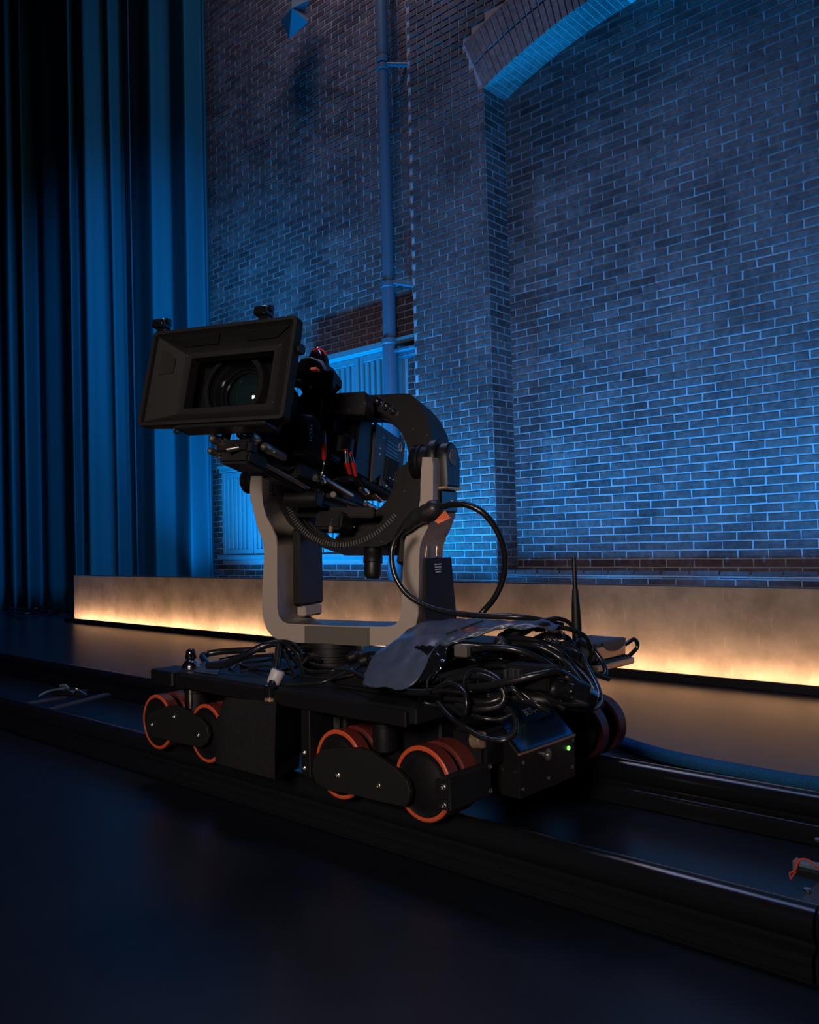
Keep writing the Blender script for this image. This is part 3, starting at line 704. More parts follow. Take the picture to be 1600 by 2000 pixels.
# tilt bearings and motor housing
zc = hy(835, 903, 0).z
lx = hy(505, 930, 0).x
bm = bmesh.new()
lathe(bm, [(0, .040), (.06, .046), (.38, .046), (.42, .041), (.5, .041), (.54, .046), (.9, .046), (1, .040)], (lx-.055, 0, zc-.02), (lx+.05, 0, zc-.02), 32); ob('tilt_bearing', bm, 'black', head, 40)
rx = hy(835, 903, 0).x
bm = bmesh.new()
lathe(bm, [(0, .052), (.08, .060), (.45, .060), (.5, .054), (1, .054)], (rx-.045, 0, zc), (rx+.03, 0, zc), 32); ob('tilt_bearing', bm, 'black', head, 40)
bm = bmesh.new(); lathe(bm, [(0, .0605), (1, .0605)], (rx-.036, 0, zc), (rx-.018, 0, zc), 32, caps=False); ob('bearing_band', bm, 'gloss', head, 40)
def capsule(bm, x0, x1, yc, hw, zt, zb, n=12):
    P = []
    for k in range(n+1):
        a = math.pi*k/n; P.append((yc+hw*math.cos(a), zt-hw+hw*math.sin(a)))
    P += [(yc-hw, zb), (yc+hw, zb)]; prism(bm, P, x0, x1, axis='x', bev=.006)
bm = bmesh.new(); capsule(bm, rx+.018, rx+.050, .005, .062, zc+.072, zc-.08); ob('motor_housing', bm, 'black', head, 40)
bm = bmesh.new(); capsule(bm, rx+.040, rx+.085, .015, .050, zc+.060, zc-.085); ob('motor_housing', bm, 'black', head, 40)
bm = bmesh.new(); lathe(bm, [(0, .028), (.8, .028), (1, .024)], (rx+.085, .015, zc+.012), (rx+.089, .015, zc+.012), 28); ob('motor_cap', bm, 'taupe_dark', head, 40)
bm = bmesh.new(); box(bm, rx+.02, rx+.088, -.045, .07, zc-.093, zc-.083, .003); ob('motor_flange', bm, 'brass', head)
bm = bmesh.new(); box(bm, rx+.005, rx+.070, -.05, .075, zc-.165, zc-.093, .006); ob('connector_block', bm, 'gloss', head)
txt('block_mark', 'IIII', .012, basis((rx+.0705, .03, zc-.13), (0, 1, 0), (0, 0, 1)), 'label', head)
# cable wrap and orange tape on the right arm
bm = bmesh.new(); tube(bm, spline([hy(862, 985, -.10), hy(840, 1000, -.11), hy(815, 1010, -.11), hy(795, 1028, -.11), hy(778, 1045, -.10)], 6), [.016, .02, .026, .03, .032, .031, .03, .03, .03, .028, .026, .026, .026, .026, .024, .022, .022, .02, .02, .018, .016, .014, .014, .012, .012], 10); ob('cable_wrap', bm, 'tape', head, 50)
a4 = [hy(849, 1018, -.115), hy(869, 997, -.115), hy(880, 1012, -.10), hy(856, 1023, -.115)]
bm = bmesh.new(); v = [bm.verts.new(p) for p in a4]+[bm.verts.new(p+Vector((0, .004, 0))) for p in a4]
for f in ((0, 1, 2, 3), (7, 6, 5, 4), (0, 4, 5, 1), (1, 5, 6, 2), (2, 6, 7, 3), (3, 7, 4, 0)): bm.faces.new([v[i] for i in f])
ob('orange_tape', bm, 'orange_tape', head)
# pan base
bm = bmesh.new()
lathe(bm, [(0, .105), (.18, .105), (.2, .098), (.30, .098), (.32, .104), (.42, .104), (.44, .096), (.56, .096), (.58, .104), (.78, .104), (.80, .11), (1, .11)], (0, 0, .392), (0, 0, .470), 48); ob('pan_base', bm, 'black', head, 40)
bm = bmesh.new(); lathe(bm, [(0, .012), (1, .012)], (-.02, -.09, .43), (-.02, -.115, .43), 12); ob('lock_screw', bm, 'steel', head, 40)

# ring (tilting frame) in the camera's own axes
T, Yw, Rl = math.radians(12), math.radians(2), math.radians(-2.5)
f_ = Fh*math.cos(Yw)*math.cos(T)+Lh*math.sin(Yw)*math.cos(T)+Uh*math.sin(T)
l0 = Lh*math.cos(Yw)-Fh*math.sin(Yw); u0 = np.cross(f_, l0); u0 = u0*np.sign(u0[2])
lv = l0*math.cos(Rl)+u0*math.sin(Rl); uv = u0*math.cos(Rl)-l0*math.sin(Rl)
RG = Fr(HD.w((.07, 0, 1.03)), [lv, -f_, uv])
CM = Fr(HD.w((-.026, -.55, 1.302)), [lv, -f_, uv])
hinv = HD.mat().inverted()
RM = hinv @ RG.mat()
def ring_mesh(bm, y0, y1, ro, ri, n=72):
    outp = [(-.10, .276), (.222, .272), (.262, .235), (.305, .166), (.327, .087), (.336, .03), (.333, -.02), (.312, -.09), (.274, -.167), (.235, -.215), (.191, -.247), (-.056, -.254), (-.12, -.22), (-.19, -.175), (-.235, -.12), (-.275, -.05), (-.288, .03), (-.27, .12), (-.22, .2), (-.16, .255)]
    def rad(a):
        d = (math.cos(a), math.sin(a)); best = 0
        for (p, q) in zip(outp, outp[1:]+outp[:1]):
            ex, ez = q[0]-p[0], q[1]-p[1]; det = d[0]*(-ez)+ex*d[1]
            if abs(det) < 1e-9: continue
            t_ = (p[0]*(-ez)+ex*p[1])/det; s_ = (d[0]*p[1]-d[1]*p[0])/det
            if t_ > 0 and -1e-6 <= s_ <= 1+1e-6: best = max(best, t_)
        return best
    rows = []
    for k in range(n):
        a = 2*math.pi*k/n; R = rad(a)-ro; r = ri
        rows.append([bm.verts.new((math.cos(a)*q+(.02 if q == r else 0), y, math.sin(a)*q)) for q, y in ((R, y0), (R, y1), (r, y1), (r, y0))])
    for k in range(n):
        A_, B_ = rows[k], rows[(k+1) % n]
        for i in range(4): bm.faces.new((A_[i], B_[i], B_[(i+1) % 4], A_[(i+1) % 4]))
bm = bmesh.new(); ring_mesh(bm, -.03, .13, 0, .232); ring = ob('tilt_ring', bm, 'black', head, 30, mx=RM)
for k, rr_ in enumerate((.226, .219)):
    bm = bmesh.new(); n = 64; c0_ = .02; rows = []
    for i in range(n):
        a = 2*math.pi*i/n
        rows.append([bm.verts.new((math.cos(a)*q+c0_, y, math.sin(a)*q)) for q, y in ((.2325, .0+.024*k), (.2325, .012+.024*k), (rr_+.002, .012+.024*k), (rr_+.002, .0+.024*k))])
    for i in range(n):
        A_, B_ = rows[i], rows[(i+1) % n]
        for j in range(4): bm.faces.new((A_[j], B_[j], B_[(j+1) % 4], A_[(j+1) % 4]))
    ob('inner_ridge', bm, 'matte', ring, 30)
for k, (ra, rb, yy) in enumerate(((.2325, .212, .02), (.214, .190, .035), (.192, .168, .05), (.170, .146, .065), (.148, .122, .08))):
    bm = bmesh.new(); rows = []; n = 34
    for i in range(n+1):
        a = math.radians(258+118*i/n)
        rows.append([bm.verts.new((math.cos(a)*q+.02, y, math.sin(a)*q)) for q, y in ((ra, yy), (ra, yy+.03), (rb, yy+.03), (rb, yy))])
    for A_, B_ in zip(rows, rows[1:]):
        for j in range(4): bm.faces.new((A_[j], B_[j], B_[(j+1) % 4], A_[(j+1) % 4]))
    bm.faces.new(rows[0]); bm.faces.new(rows[-1]); ob('inner_ridge', bm, 'matte' if k % 2 else 'black', ring, 30)
# hatch scale on the front of the ring
bm = bmesh.new()
for k in range(64):
    a = math.radians(176+k*2.35); r0, r1 = .238, .254
    c_, s_ = math.cos(a), math.sin(a); box(bm, -.0016, .0016, -.0316, -.0298, r0, r1, mx=Matrix.Translation((.02, 0, 0)) @ Matrix.Rotation(math.pi/2-a+.4*0, 4, 'Y'))
tk = ob('scale_marks', bm, 'taupe_dark', ring); tk['kind'] = 'stuff'
rl = lambda x, y, c=-.034: Vector(RG.hit(x, y, 1, c))
for (x, y, r) in ((739, 784, .0165), (756, 794, .0155), (769, 804, .0125)):
    p = rl(x, y); bm = bmesh.new(); lathe(bm, [(0, r), (.6, r), (1, r*.8), (1, r*.45), (.4, r*.4)], p+Vector((0, .004, 0)), p-Vector((0, .008, 0)), 18); ob('socket_port', bm, 'chrome', ring, 40)
bolts(ring, [rl(x, y, -.03) for x, y in ((807, 838), (818, 892), (817, 920), (790, 960), (692, 1029), (835, 850), (745, 1058), (590, 1030))], .003, (0, -1, 0))
# lugs joining the ring to the bearings
bm = bmesh.new(); box(bm, .30, .345, -.028, .053, -.05, .04, .01, 2); ob('ring_lug', bm, 'black', ring)
bm = bmesh.new(); box(bm, -.33, -.27, -.028, .053, -.07, .02, .01, 2); ob('ring_lug', bm, 'black', ring)
# lower grip motor hanging below the ring
p = rl(728, 1068, .02); 
bm = bmesh.new(); q = rl(728, 1128, .02)
lathe(bm, [(0, .034), (.18, .034), (.2, .030), (.42, .030), (.44, .032), (.60, .032), (.62, .028), (.92, .028), (1, .022)], p+Vector((0, 0, .02)), q, 24); ob('lower_motor', bm, 'black', ring, 40)
p = rl(800, 1075, .03)
bm = bmesh.new(); box(bm, p.x-.03, p.x+.03, 0, .06, p.z-.05, p.z+.05, .008); ob('counter_block', bm, 'black2', ring)

# ================================================================== film camera
film = empty('film_camera', 'black cinema camera with wide matte box pointing up to the left', 'camera', mx=CM.mat())
def cy(x, y, c): return Vector(CM.hit(x, y, 1, c))
def cx_(x, y, c): return Vector(CM.hit(x, y, 0, c))
def fpart(name, m, fn, smooth=None, parent=None):
    bm = bmesh.new(); fn(bm); return ob(name, bm, m, parent or film, smooth)
# matte box hood: outer shell, sloping inner walls, window frame
OX, OZ = .264, .151
def rect(bm, x0, x1, z0, z1, y, r):
    V = []
    for (cx0, cz0, a0) in ((x1-r, z1-r, 0), (x0+r, z1-r, 90), (x0+r, z0+r, 180), (x1-r, z0+r, 270)):
        for k in range(4):
            a = math.radians(a0+30*k); V.append(bm.verts.new((cx0+r*math.cos(a), y, cz0+r*math.sin(a))))
    return V
def loft(bm, loops, cap=None):
    for A_, B_ in zip(loops, loops[1:]):
        n = len(A_)
        for i in range(n): bm.faces.new((A_[i], A_[(i+1) % n], B_[(i+1) % n], B_[i]))
def circ16(bm, cx0, cz0, r, y): return [bm.verts.new((cx0+r*math.cos(a), y, cz0+r*math.sin(a))) for a in [math.radians(22.5*k+11.25) for k in range(16)]]
lz, lxx = .006, -.030
IX0, IX1, IZ0, IZ1 = -.190, .178, -.098, .103
hood = fpart('matte_box', 'matte', lambda bm: loft(bm, [rect(bm, -.20, .20, -.12, .12, .11, .01), rect(bm, -.215, .215, -.13, .13, .10, .01), rect(bm, -OX, OX, -OZ, OZ, .03, .014), rect(bm, -OX, OX, -OZ, OZ, 0, .014), rect(bm, -OX+.012, OX-.012, -OZ+.010, OZ-.010, 0, .010), rect(bm, -OX+.014, OX-.014, -OZ+.013, OZ-.013, .012, .010), rect(bm, IX0, IX1, IZ0, IZ1, .068, .006),
    rect(bm, IX0+.004, IX1-.004, IZ0+.004, IZ1-.004, .070, .004), rect(bm, IX0+.030, IX1-.030, IZ0+.020, IZ1-.018, .070, .003), rect(bm, IX0+.030, IX1-.030, IZ0+.020, IZ1-.018, .105, .003)]), 30)
# frame strip around the window and raised pads on the inner walls
def slab_on(name, pts, nrm, th, parent=hood, m='matte'):
    bm = bmesh.new(); A_ = [bm.verts.new(Vector(p)) for p in pts]; B_ = [bm.verts.new(Vector(p)+Vector(nrm)*th) for p in pts]; n = len(pts)
    bm.faces.new(A_); bm.faces.new(B_)
    for i in range(n): bm.faces.new((A_[i], A_[(i+1) % n], B_[(i+1) % n], B_[i]))
    return ob(name, bm, m, parent)
def topw(x, t):   # point on the upper sloping wall, t 0 front .. 1 at frame
    xx = x*(1-t)*1+ (IX0+(x+OX-.014)/(2*OX-.028)*(IX1-IX0))*t
    return (xx, .012+.056*t, (OZ-.013)+(IZ1-OZ+.013)*t-.0008)
nt_ = Vector((0, -.036, -.056)).normalized()
slab_on('raised_pad', [topw(-.225, .12), topw(-.02, .12), topw(-.045, .62), topw(-.20, .62)], nt_, .003)
slab_on('raised_pad', [topw(.055, .12), topw(.235, .12), topw(.205, .62), topw(.08, .62)], nt_, .003)
def leftw(z, t):
    return (-(OX-.014)+(IX0+OX-.014)*t+.0008, .012+.056*t, z*(1-.25*t))
nl = Vector((.056, -.060, 0)).normalized()
slab_on('raised_pad', [leftw(.11, .2), leftw(.02, .2), leftw(.04, .7), leftw(.10, .7)], nl, .003)
for (x, y) in ((366, 696), (548, 674), (533, 786), (343, 808)):
    p = cy(x, y, .069); fpart('screw', 'steel', lambda bm: cyl(bm, p, p-Vector((0, .003, 0)), .0035, 10), 40, hood)
# clamps on top of the matte box, ring below
for (x, y) in ((324, 638), (523, 614)):
    p = cy(x, y, .02)
    def clampf(bm):
        box(bm, p.x-.016, p.x+.016, .0, .035, OZ-.001, OZ+.012, .002); box(bm, p.x-.026, p.x+.020, -.016, .026, OZ+.010, OZ+.036, .004); cyl(bm, (p.x-.028, .006, OZ+.034), (p.x+.026, .006, OZ+.034), .010, 12); cyl(bm, (p.x+.008, .02, OZ+.008), (p.x+.03, .045, OZ+.004), .008, 10)
    fpart('flag_clamp', 'gloss', clampf, 40, hood)
    fpart('clamp_pin', 'steel', lambda bm: cyl(bm, (p.x-.020, -.014, OZ+.016), (p.x+.002, -.014, OZ+.016), .002, 8), 40, hood)
p = cy(350, 828, .03)
fpart('eyelet', 'black2', lambda bm: tube(bm, spline([(p.x-.014, .03, -OZ), (p.x-.014, .03, -OZ-.012), (p.x, .03, -OZ-.018), (p.x+.014, .03, -OZ-.012), (p.x+.014, .03, -OZ)], 4), .003, 8), 40, hood)
fpart('side_knob', 'black2', lambda bm: cyl(bm, (OX, .03, .06), (OX+.012, .03, .06), .016, 18), 40, hood)
fpart('side_tab', 'orange', lambda bm: box(bm, OX+.01, OX+.03, .08, .10, .02, .027, .001), None, hood)
fpart('lower_rail', 'black2', lambda bm: box(bm, -.12, .20, .005, .07, -OZ-.014, -OZ+.001, .004), None, hood)
fpart('back_plate', 'gloss', lambda bm: loft(bm, [rect(bm, -.17, .17, -.115, .115, .105, .01), rect(bm, -.17, .17, -.115, .115, .150, .01), circ16(bm, lxx, lz, .108, .165)]), 30, hood)
# lens
lc = cy(470, 760, .135); lz, lxx = .006, -.030
def ll(y): return (lxx, y, lz)
lens = fpart('lens', 'black', lambda bm: lathe(bm, [(0, .104), (.0, .110), (.015, .113), (.10, .113), (.11, .10), (.16, .094), (.30, .094), (.31, .088), (.38, .088), (.39, .098), (.47, .098), (.48, .090), (.60, .086), (.61, .080), (.80, .074), (1, .062)], ll(.125), ll(.56), 56, caps=False), 30)
fpart('lens_barrel_inner', 'gloss', lambda bm: lathe(bm, [(0, .104), (.45, .096), (.47, .090), (.8, .084), (.82, .078), (1, .076), (1, .068)], ll(.125), ll(.185), 48, caps=False), 40, lens)
fpart('front_ring', 'black', lambda bm: lathe(bm, [(0, .096), (0, .1045), (1, .1045), (1, .096)], ll(.130), ll(.124), 56, caps=False), 40, lens)
bm = bmesh.new(); R = .100
rr_ = [(0, -.020)]+[(math.sin(a)*R, -.020+R*(1-math.cos(a))) for a in [math.radians(7.5*k) for k in range(1, 7)]]
rings = []
for r, d in rr_[1:]:
    rings.append([bm.verts.new((lxx+r*math.cos(2*math.pi*k/40), .185+d, lz+r*math.sin(2*math.pi*k/40))) for k in range(40)])
c_ = bm.verts.new((lxx, .165, lz))
for k in range(40): bm.faces.new((c_, rings[0][k], rings[0][(k+1) % 40]))
for A_, B_ in zip(rings, rings[1:]):
    for k in range(40): bm.faces.new((A_[k], A_[(k+1) % 40], B_[(k+1) % 40], B_[k]))
ob('front_element', bm, 'glass', lens, 60)
fpart('red_ring', 'red', lambda bm: lathe(bm, [(0, .090), (0, .103), (1, .103), (1, .090)], ll(.205), ll(.209), 56, caps=False), 40, lens)
# toothed focus ring
def teeth(bm):
    for k in range(60):
        a = 2*math.pi*k/60; box(bm, -.0028, .0028, .30, .345, .092, .0985, mx=Matrix.Translation((lxx, 0, lz)) @ Matrix.Rotation(a, 4, 'Y'))
fr = fpart('focus_teeth', 'black2', teeth, None, lens); fr['kind'] = 'stuff'
fr2 = fpart('grip_band', 'matte', lambda bm: [box(bm, -.006, .006, .21, .25, .090, .0965, mx=Matrix.Translation((lxx, 0, lz)) @ Matrix.Rotation(2*math.pi*k/28, 4, 'Y')) for k in range(28)], None, lens); fr2['kind'] = 'stuff'
# red cable around the lens
pp = [cy(566, 748, .17), cy(573, 765, .17), cy(568, 790, .17), cy(560, 812, .17), cy(548, 826, .17), cy(535, 838, .17), cy(522, 843, .17)]
fpart('red_cable', 'red', lambda bm: tube(bm, spline(pp, 5), .0028, 6), 40)
# camera body with side panel
BXs = .16
pa, pb, pc, pd = [cx_(*q, BXs) for q in ((735, 825), (797, 868), (776, 966), (722, 941))]
y0b, y1b, zt, zb_ = (pa.y+pd.y)/2, (pb.y+pc.y)/2, (pa.z+pb.z)/2, (pc.z+pd.z)/2
body = fpart('camera_body', 'black', lambda bm: box(bm, -.10, BXs-.012, y0b-.10, y1b, zb_, zt, .01, 2), 30)
sp = fpart('side_panel', 'grey_panel', lambda bm: prism(bm, [(y0b, zt), (y1b, zt), (y1b, zb_+.075), (y1b-.035, zb_+.07), (y1b-.05, zb_), (y0b+.09, zb_+.005), (y0b+.075, zb_+.045), (y0b+.02, zb_+.0)], BXs-.012, BXs, axis='x', bev=.002), None, body)
sp2 = fpart('battery_plate', 'matte', lambda bm: prism(bm, [(y0b+.10, zt-.095), (y1b-.045, zt-.09), (y1b-.05, zb_+.01), (y0b+.10, zb_+.03)], BXs, BXs+.008, axis='x', bev=.002), None, body)
for k in range(5):
    zz = zt-.038-k*.013
    fpart('vent_slot', 'gloss', lambda bm: box(bm, BXs-.001, BXs+.002, y0b+.085, y1b-.05, zz-.0032, zz+.0032), None, sp)
bolts(sp, [(BXs, y0b+.065, zt-.035), (BXs, y0b+.05, zt-.10), (BXs, y0b+.05, zt-.08), (BXs+.008, y0b+.13, zb_+.045), (BXs+.008, y0b+.155, zb_+.045), (BXs+.004, y0b+.12, zb_+.012)], .0035, (1, 0, 0))
fpart('side_badge', 'label', lambda bm: tube(bm, [Vector((BXs+.001, y1b-.04+.012*math.cos(a), zt-.03+.016*math.sin(a))) for a in [k*math.pi/8 for k in range(17)]], .0012, 6), 40, sp)
fpart('rear_panel', 'grey_panel', lambda bm: box(bm, -.08, BXs-.02, y1b-.001, y1b+.02, zb_+.02, zt-.02, .004), None, body)
# interior bracketry between lens and body
def lump(name, m, x0, x1, ya_, yb_, z0, z1, bev=.008, seg=2, rot=None, parent=None):
    def fn(bm): box(bm, x0, x1, ya_, yb_, z0, z1, bev, seg, rot)
    return fpart(name, m, fn, 35, parent)
lump('lens_mount', 'black', -.075, .085, .54, y0b-.02, -.08, .075)
# lens motors seen in front of the body (right side of the lens)
XM = .13
def mot(px0, py0, px1, py1, X=XM, depth=.05):
    a = cx_(px0, py0, X); b = cx_(px1, py1, X); return a, b
mY, mZ1, mZ0 = .44, .03, -.085
m1 = fpart('focus_motor', 'matte', lambda bm: (box(bm, .085, .135, cx_(598, 870, .135).y, cx_(640, 870, .135).y, cx_(598, 888, .135).z, cx_(598, 826, .135).z, .006, 2)), 35)
q = cx_(600, 850, .135); q2 = cx_(645, 850, .135)
A1 = Vector(CM.hit(618, 830, 0, .135)); 
fpart('motor_cap', 'black', lambda bm: lathe(bm, [(0, .045), (.7, .045), (.9, .040), (1, .030)], A1+Vector((-.05, .02, -.01)), A1+Vector((-.05, .02, .035)), 24), 35, m1)
txt('motor_mark', 'TECH', .022, basis(Vector(CM.hit(607, 845, 0, .1358)), (0, .25, -1), (0, 1, .25)), 'label', m1)
A2 = Vector(CM.hit(678, 880, 0, .14))
m2 = fpart('iris_motor', 'black', lambda bm: lathe(bm, [(0, .040), (.1, .047), (.8, .047), (1, .036)], A2+Vector((-.03, 0, -.02)), A2+Vector((-.03, -.0, .055)), 24), 35)
A3 = Vector(CM.hit(655, 870, 0, .12))
m3_ = fpart('zoom_motor', 'black2', lambda bm: box(bm, A3.x-.05, A3.x, A3.y-.02, A3.y+.05, A3.z-.05, A3.z+.04, .006, 2), 35)
# red and silver connectors
def conn(p_top, p_mid, p_bot, X, r, tailpts):
    a, b, c = (Vector(CM.hit(*p, 0, X)) for p in (p_top, p_mid, p_bot))
    o = fpart('connector', 'steel', lambda bm: lathe(bm, [(0, r*.8), (.1, r), (.3, r), (.33, r*.85), (.6, r*.9), (1, r*.9)], a, b, 14), 40)
    fpart('connector_sleeve', 'red', lambda bm: lathe(bm, [(0, r*1.1), (.3, r*1.1), (.36, r*.98), (.9, r*.82), (1, r*.6)], b, c, 14), 40, o)
    fpart('connector_collar', 'red', lambda bm: lathe(bm, [(0, r*1.1), (1, r*1.1)], a-(b-a)*.1, a, 14), 40, o)
    fpart('connector_cable', 'cable', lambda bm: tube(bm, spline([c]+[Vector(CM.hit(x, y, 0, xx)) for x, y, xx in tailpts], 6), .0035, 8), 40, o)
conn((632, 845), (632, 868), (633, 898), .155, .0085, [(633, 908, .155), (630, 922, .155), (627, 935, .15)])
conn((675, 880), (677, 903), (684, 926), .160, .0078, [(689, 932, .16), (680, 936, .16), (660, 934, .15)])
conn((684, 886), (689, 903), (695, 930), .165, .0078, [(700, 938, .165), (706, 948, .165), (712, 958, .16)])
# support rods and clamps
def rodp(name, m, a, ya_, b, yb_, r, parent=None, n=18):
    p, q = cy(*a, ya_), cy(*b, yb_)
    z_, x_ = (p.z+q.z)/2, (p.x+q.x)/2
    return fpart(name, m, lambda bm: cyl(bm, (x_, p.y, z_), (x_, q.y, z_), r, n, .25), 40, parent)
def rodx(m, a, b, X, r):
    p, q = cx_(*a, X), cx_(*b, X); z_ = (p.z+q.z)/2
    return fpart('support_rod', m, lambda bm: cyl(bm, (X, p.y, p.z), (X, q.y, q.z), r, 18, .25), 40)
rodx('rod', (487, 890), (602, 954), .07, .0085)
rodx('black', (484, 902), (590, 960), .06, .0075)
rodx('rod', (523, 876), (556, 893), .085, .013)
rodx('rod', (628, 934), (686, 968), .11, .0125)
rodx('rod', (714, 984), (745, 1000), .13, .0105)
rodx('black', (640, 968), (735, 1000), .10, .010)
rodx('rod', (728, 962), (744, 978), .12, .010)
for (x, y, X, r, m_) in ((423, 860, -.03, .015, 'rod'), (496, 855, .06, .016, 'rod'), (419, 884, -.03, .011, 'rod'), (475, 853, .03, .011, 'chrome'), (523, 876, .085, .0145, 'rod'), (624, 936, .115, .0155, 'chrome'), (711, 958, .135, .0145, 'chrome')):
    p = cx_(x, y, X)
    o = fpart('clamp_knob', m_, lambda bm: lathe(bm, [(0, r*.75), (.15, r), (.8, r), (1, r*.8), (1, r*.5), (.85, r*.5)], p+Vector((0, .025, 0)), p-Vector((0, .022, 0)), 18), 40)
p = cy(450, 872, .09)
fpart('clamp_lever', 'steel', lambda bm: cyl(bm, cy(442, 879, .07), cy(468, 874, .09), .008, 14), 40)
lump('rod_bracket', 'black', cy(432, 870, .12).x, cy(500, 870, .12).x, .09, .14, cy(460, 888, .1).z, cy(460, 858, .1).z, .012, 3)
lump('rod_bracket', 'black2', cy(445, 905, .14).x, cy(500, 905, .14).x, .10, .20, cy(470, 912, .14).z, cy(470, 885, .14).z)
fpart('bracket_arch', 'black', lambda bm: tube(bm, spline([cy(440, 858, .12), cy(448, 838, .12), cy(470, 828, .12), cy(510, 826, .13), (cy(545, 838, .15))], 5), .014, 10), 40)
lump('rod_bracket', 'black', -.03, .05, .26, .34, -.20, -.10)
lump('rod_bracket', 'black', -.04, .075, .50, .60, -.24, -.13)
lump('lens_support', 'black2', -.06, .04, .22, .30, -.17, -.08)
lump('base_plate', 'black', -.06, .085, .36, .80, -.215, -.165, .006)
lump('base_block', 'black2', .0, .08, .52, .70, -.27, -.21, .012)
lump('riser_plate', 'matte', -.05, .16, .62, .90, zb_-.02, zb_, .004)
fpart('motor_tube', 'black', lambda bm: cyl(bm, cy(560, 975, .45), cy(625, 975, .46), .026, 24), 40)
fpart('badge_disc', 'taupe_dark', lambda bm: lathe(bm, [(0, .011), (.5, .011), (1, .008)], cy(651, 966, .49), cy(651, 966, .485), 20), 40)
fpart('wedge_lever', 'brass', lambda bm: box(bm, -.006, .006, 0, .012, -.03, .018, .002, mx=Matrix.Translation(cy(646, 1022, .50))), None)
lump('tilt_plate', 'black', cy(620, 1020, .52).x, cy(672, 1020, .52).x, .50, .58, cy(640, 1035, .52).z, cy(640, 1000, .52).z)
lump('cross_plate', 'black2', cy(575, 1000, .55).x, cy(730, 1000, .55).x, .55, .57, cy(640, 1010, .55).z, cy(640, 990, .55).z, .004)
fpart('cone_knob', 'brass', lambda bm: lathe(bm, [(0, .020), (.8, .006), (1, .002)], cy(722, 950, .80), cy(743, 972, .86), 16), 40)
# cable between clamp knobs
fpart('link_cable', 'cable', lambda bm: tube(bm, spline([cy(628, 930, .46), cy(645, 938, .5), cy(662, 934, .54), cy(690, 938, .62), cy(706, 952, .70)], 6), .004, 8), 40)
fpart('link_cable', 'rod', lambda bm: tube(bm, spline([cy(540, 900, .3), cy(560, 905, .34), cy(580, 912, .38), cy(590, 925, .42), cy(605, 932, .44), cy(618, 930, .46)], 6), .0045, 8), 40)
fpart('link_cable', 'cable', lambda bm: tube(bm, spline([cy(505, 880, .2), cy(530, 905, .26), cy(560, 915, .32), cy(585, 905, .38), cy(600, 912, .42)], 6), .006, 8), 40)
# top handle bar and upper viewfinder motor cluster
hb = fpart('top_bar', 'matte', lambda bm: prism(bm, [(cy(x, y, .50).x, cy(x, y, .50).z) for x, y in ((597, 793), (638, 777), (722, 772), (727, 800), (722, 818), (640, 816), (600, 822))], .46, .52, bev=.003), None)
bolts(hb, [cy(x, y, .46) for x, y in ((655, 804), (682, 802), (706, 795), (712, 788))], .0045, (0, -1, 0))
fpart('hinge_disc', 'black', lambda bm: lathe(bm, [(0, .036), (.8, .038), (1, .032), (1, .014), (.8, .012)], cy(600, 780, .40)+Vector((0, .04, 0)), cy(600, 780, .40), 28), 40)
bolts(film, [cy(600, 779, .395)], .010, (0, -1, 0), 'black2')
fpart('hinge_post', 'black', lambda bm: box(bm, cy(619, 790, .42).x, cy(634, 790, .42).x, .41, .45, cy(628, 816, .42).z, cy(628, 768, .42).z, .004), None)
fpart('post_strip', 'paint', lambda bm: box(bm, cy(626, 790, .41).x, cy(631, 790, .41).x, .404, .41, cy(628, 812, .41).z, cy(628, 778, .41).z, .001), None)
vf = fpart('top_motor', 'black', lambda bm: prism(bm, [(cy(x, y, .40).x, cy(x, y, .40).z) for x, y in ((585, 757), (592, 742), (591, 720), (599, 708), (620, 703), (640, 712), (655, 735), (655, 748), (636, 766), (600, 764))], .36, .45, bev=.008), 35)
fpart('motor_dome', 'gloss', lambda bm: lathe(bm, [(0, .036), (.4, .036), (.75, .026), (1, .010)], cy(622, 722, .40), cy(621, 680, .40), 24), 50, vf)
fpart('motor_block', 'black2', lambda bm: box(bm, cy(630, 740, .37).x, cy(656, 740, .37).x, .35, .38, cy(640, 762, .37).z, cy(640, 728, .37).z, .006, 2), 35, vf)
fpart('motor_link', 'red', lambda bm: tube(bm, spline([cy(612, 684, .37), cy(622, 681, .37), cy(632, 686, .37), cy(637, 694, .37)], 4), .003, 6), 40, vf)
bolts(vf, [cy(612, 721, .36), cy(633, 722, .36), cy(606, 757, .36), cy(623, 756, .36)], .005, (0, -1, 0), 'rod')
fpart('cradle_arm', 'black', lambda bm: tube(bm, spline([cy(575, 748, .30), cy(590, 752, .34), cy(600, 765, .38)], 5), .014, 8), 40)
# extra dark mass behind the lens: bracket arms from the body to the ring
lump('side_cheek', 'black2', .02, .10, .50, .72, -.02, .11)
for (x, y) in ((668, 822), (676, 832), (690, 845), (705, 850)):
    p = cx_(x, y, .09); fpart('body_fitting', 'gloss', lambda bm: cyl(bm, p, p+Vector((.012, 0, 0)), .011, 14), 40, body)
for (x, y, X) in ((703, 870, .12), (700, 890, .13), (712, 905, .13)):
    p = cx_(x, y, X); fpart('body_knob', 'black', lambda bm: cyl(bm, p-Vector((.05, 0, 0)), p, .022, 18), 40, body)

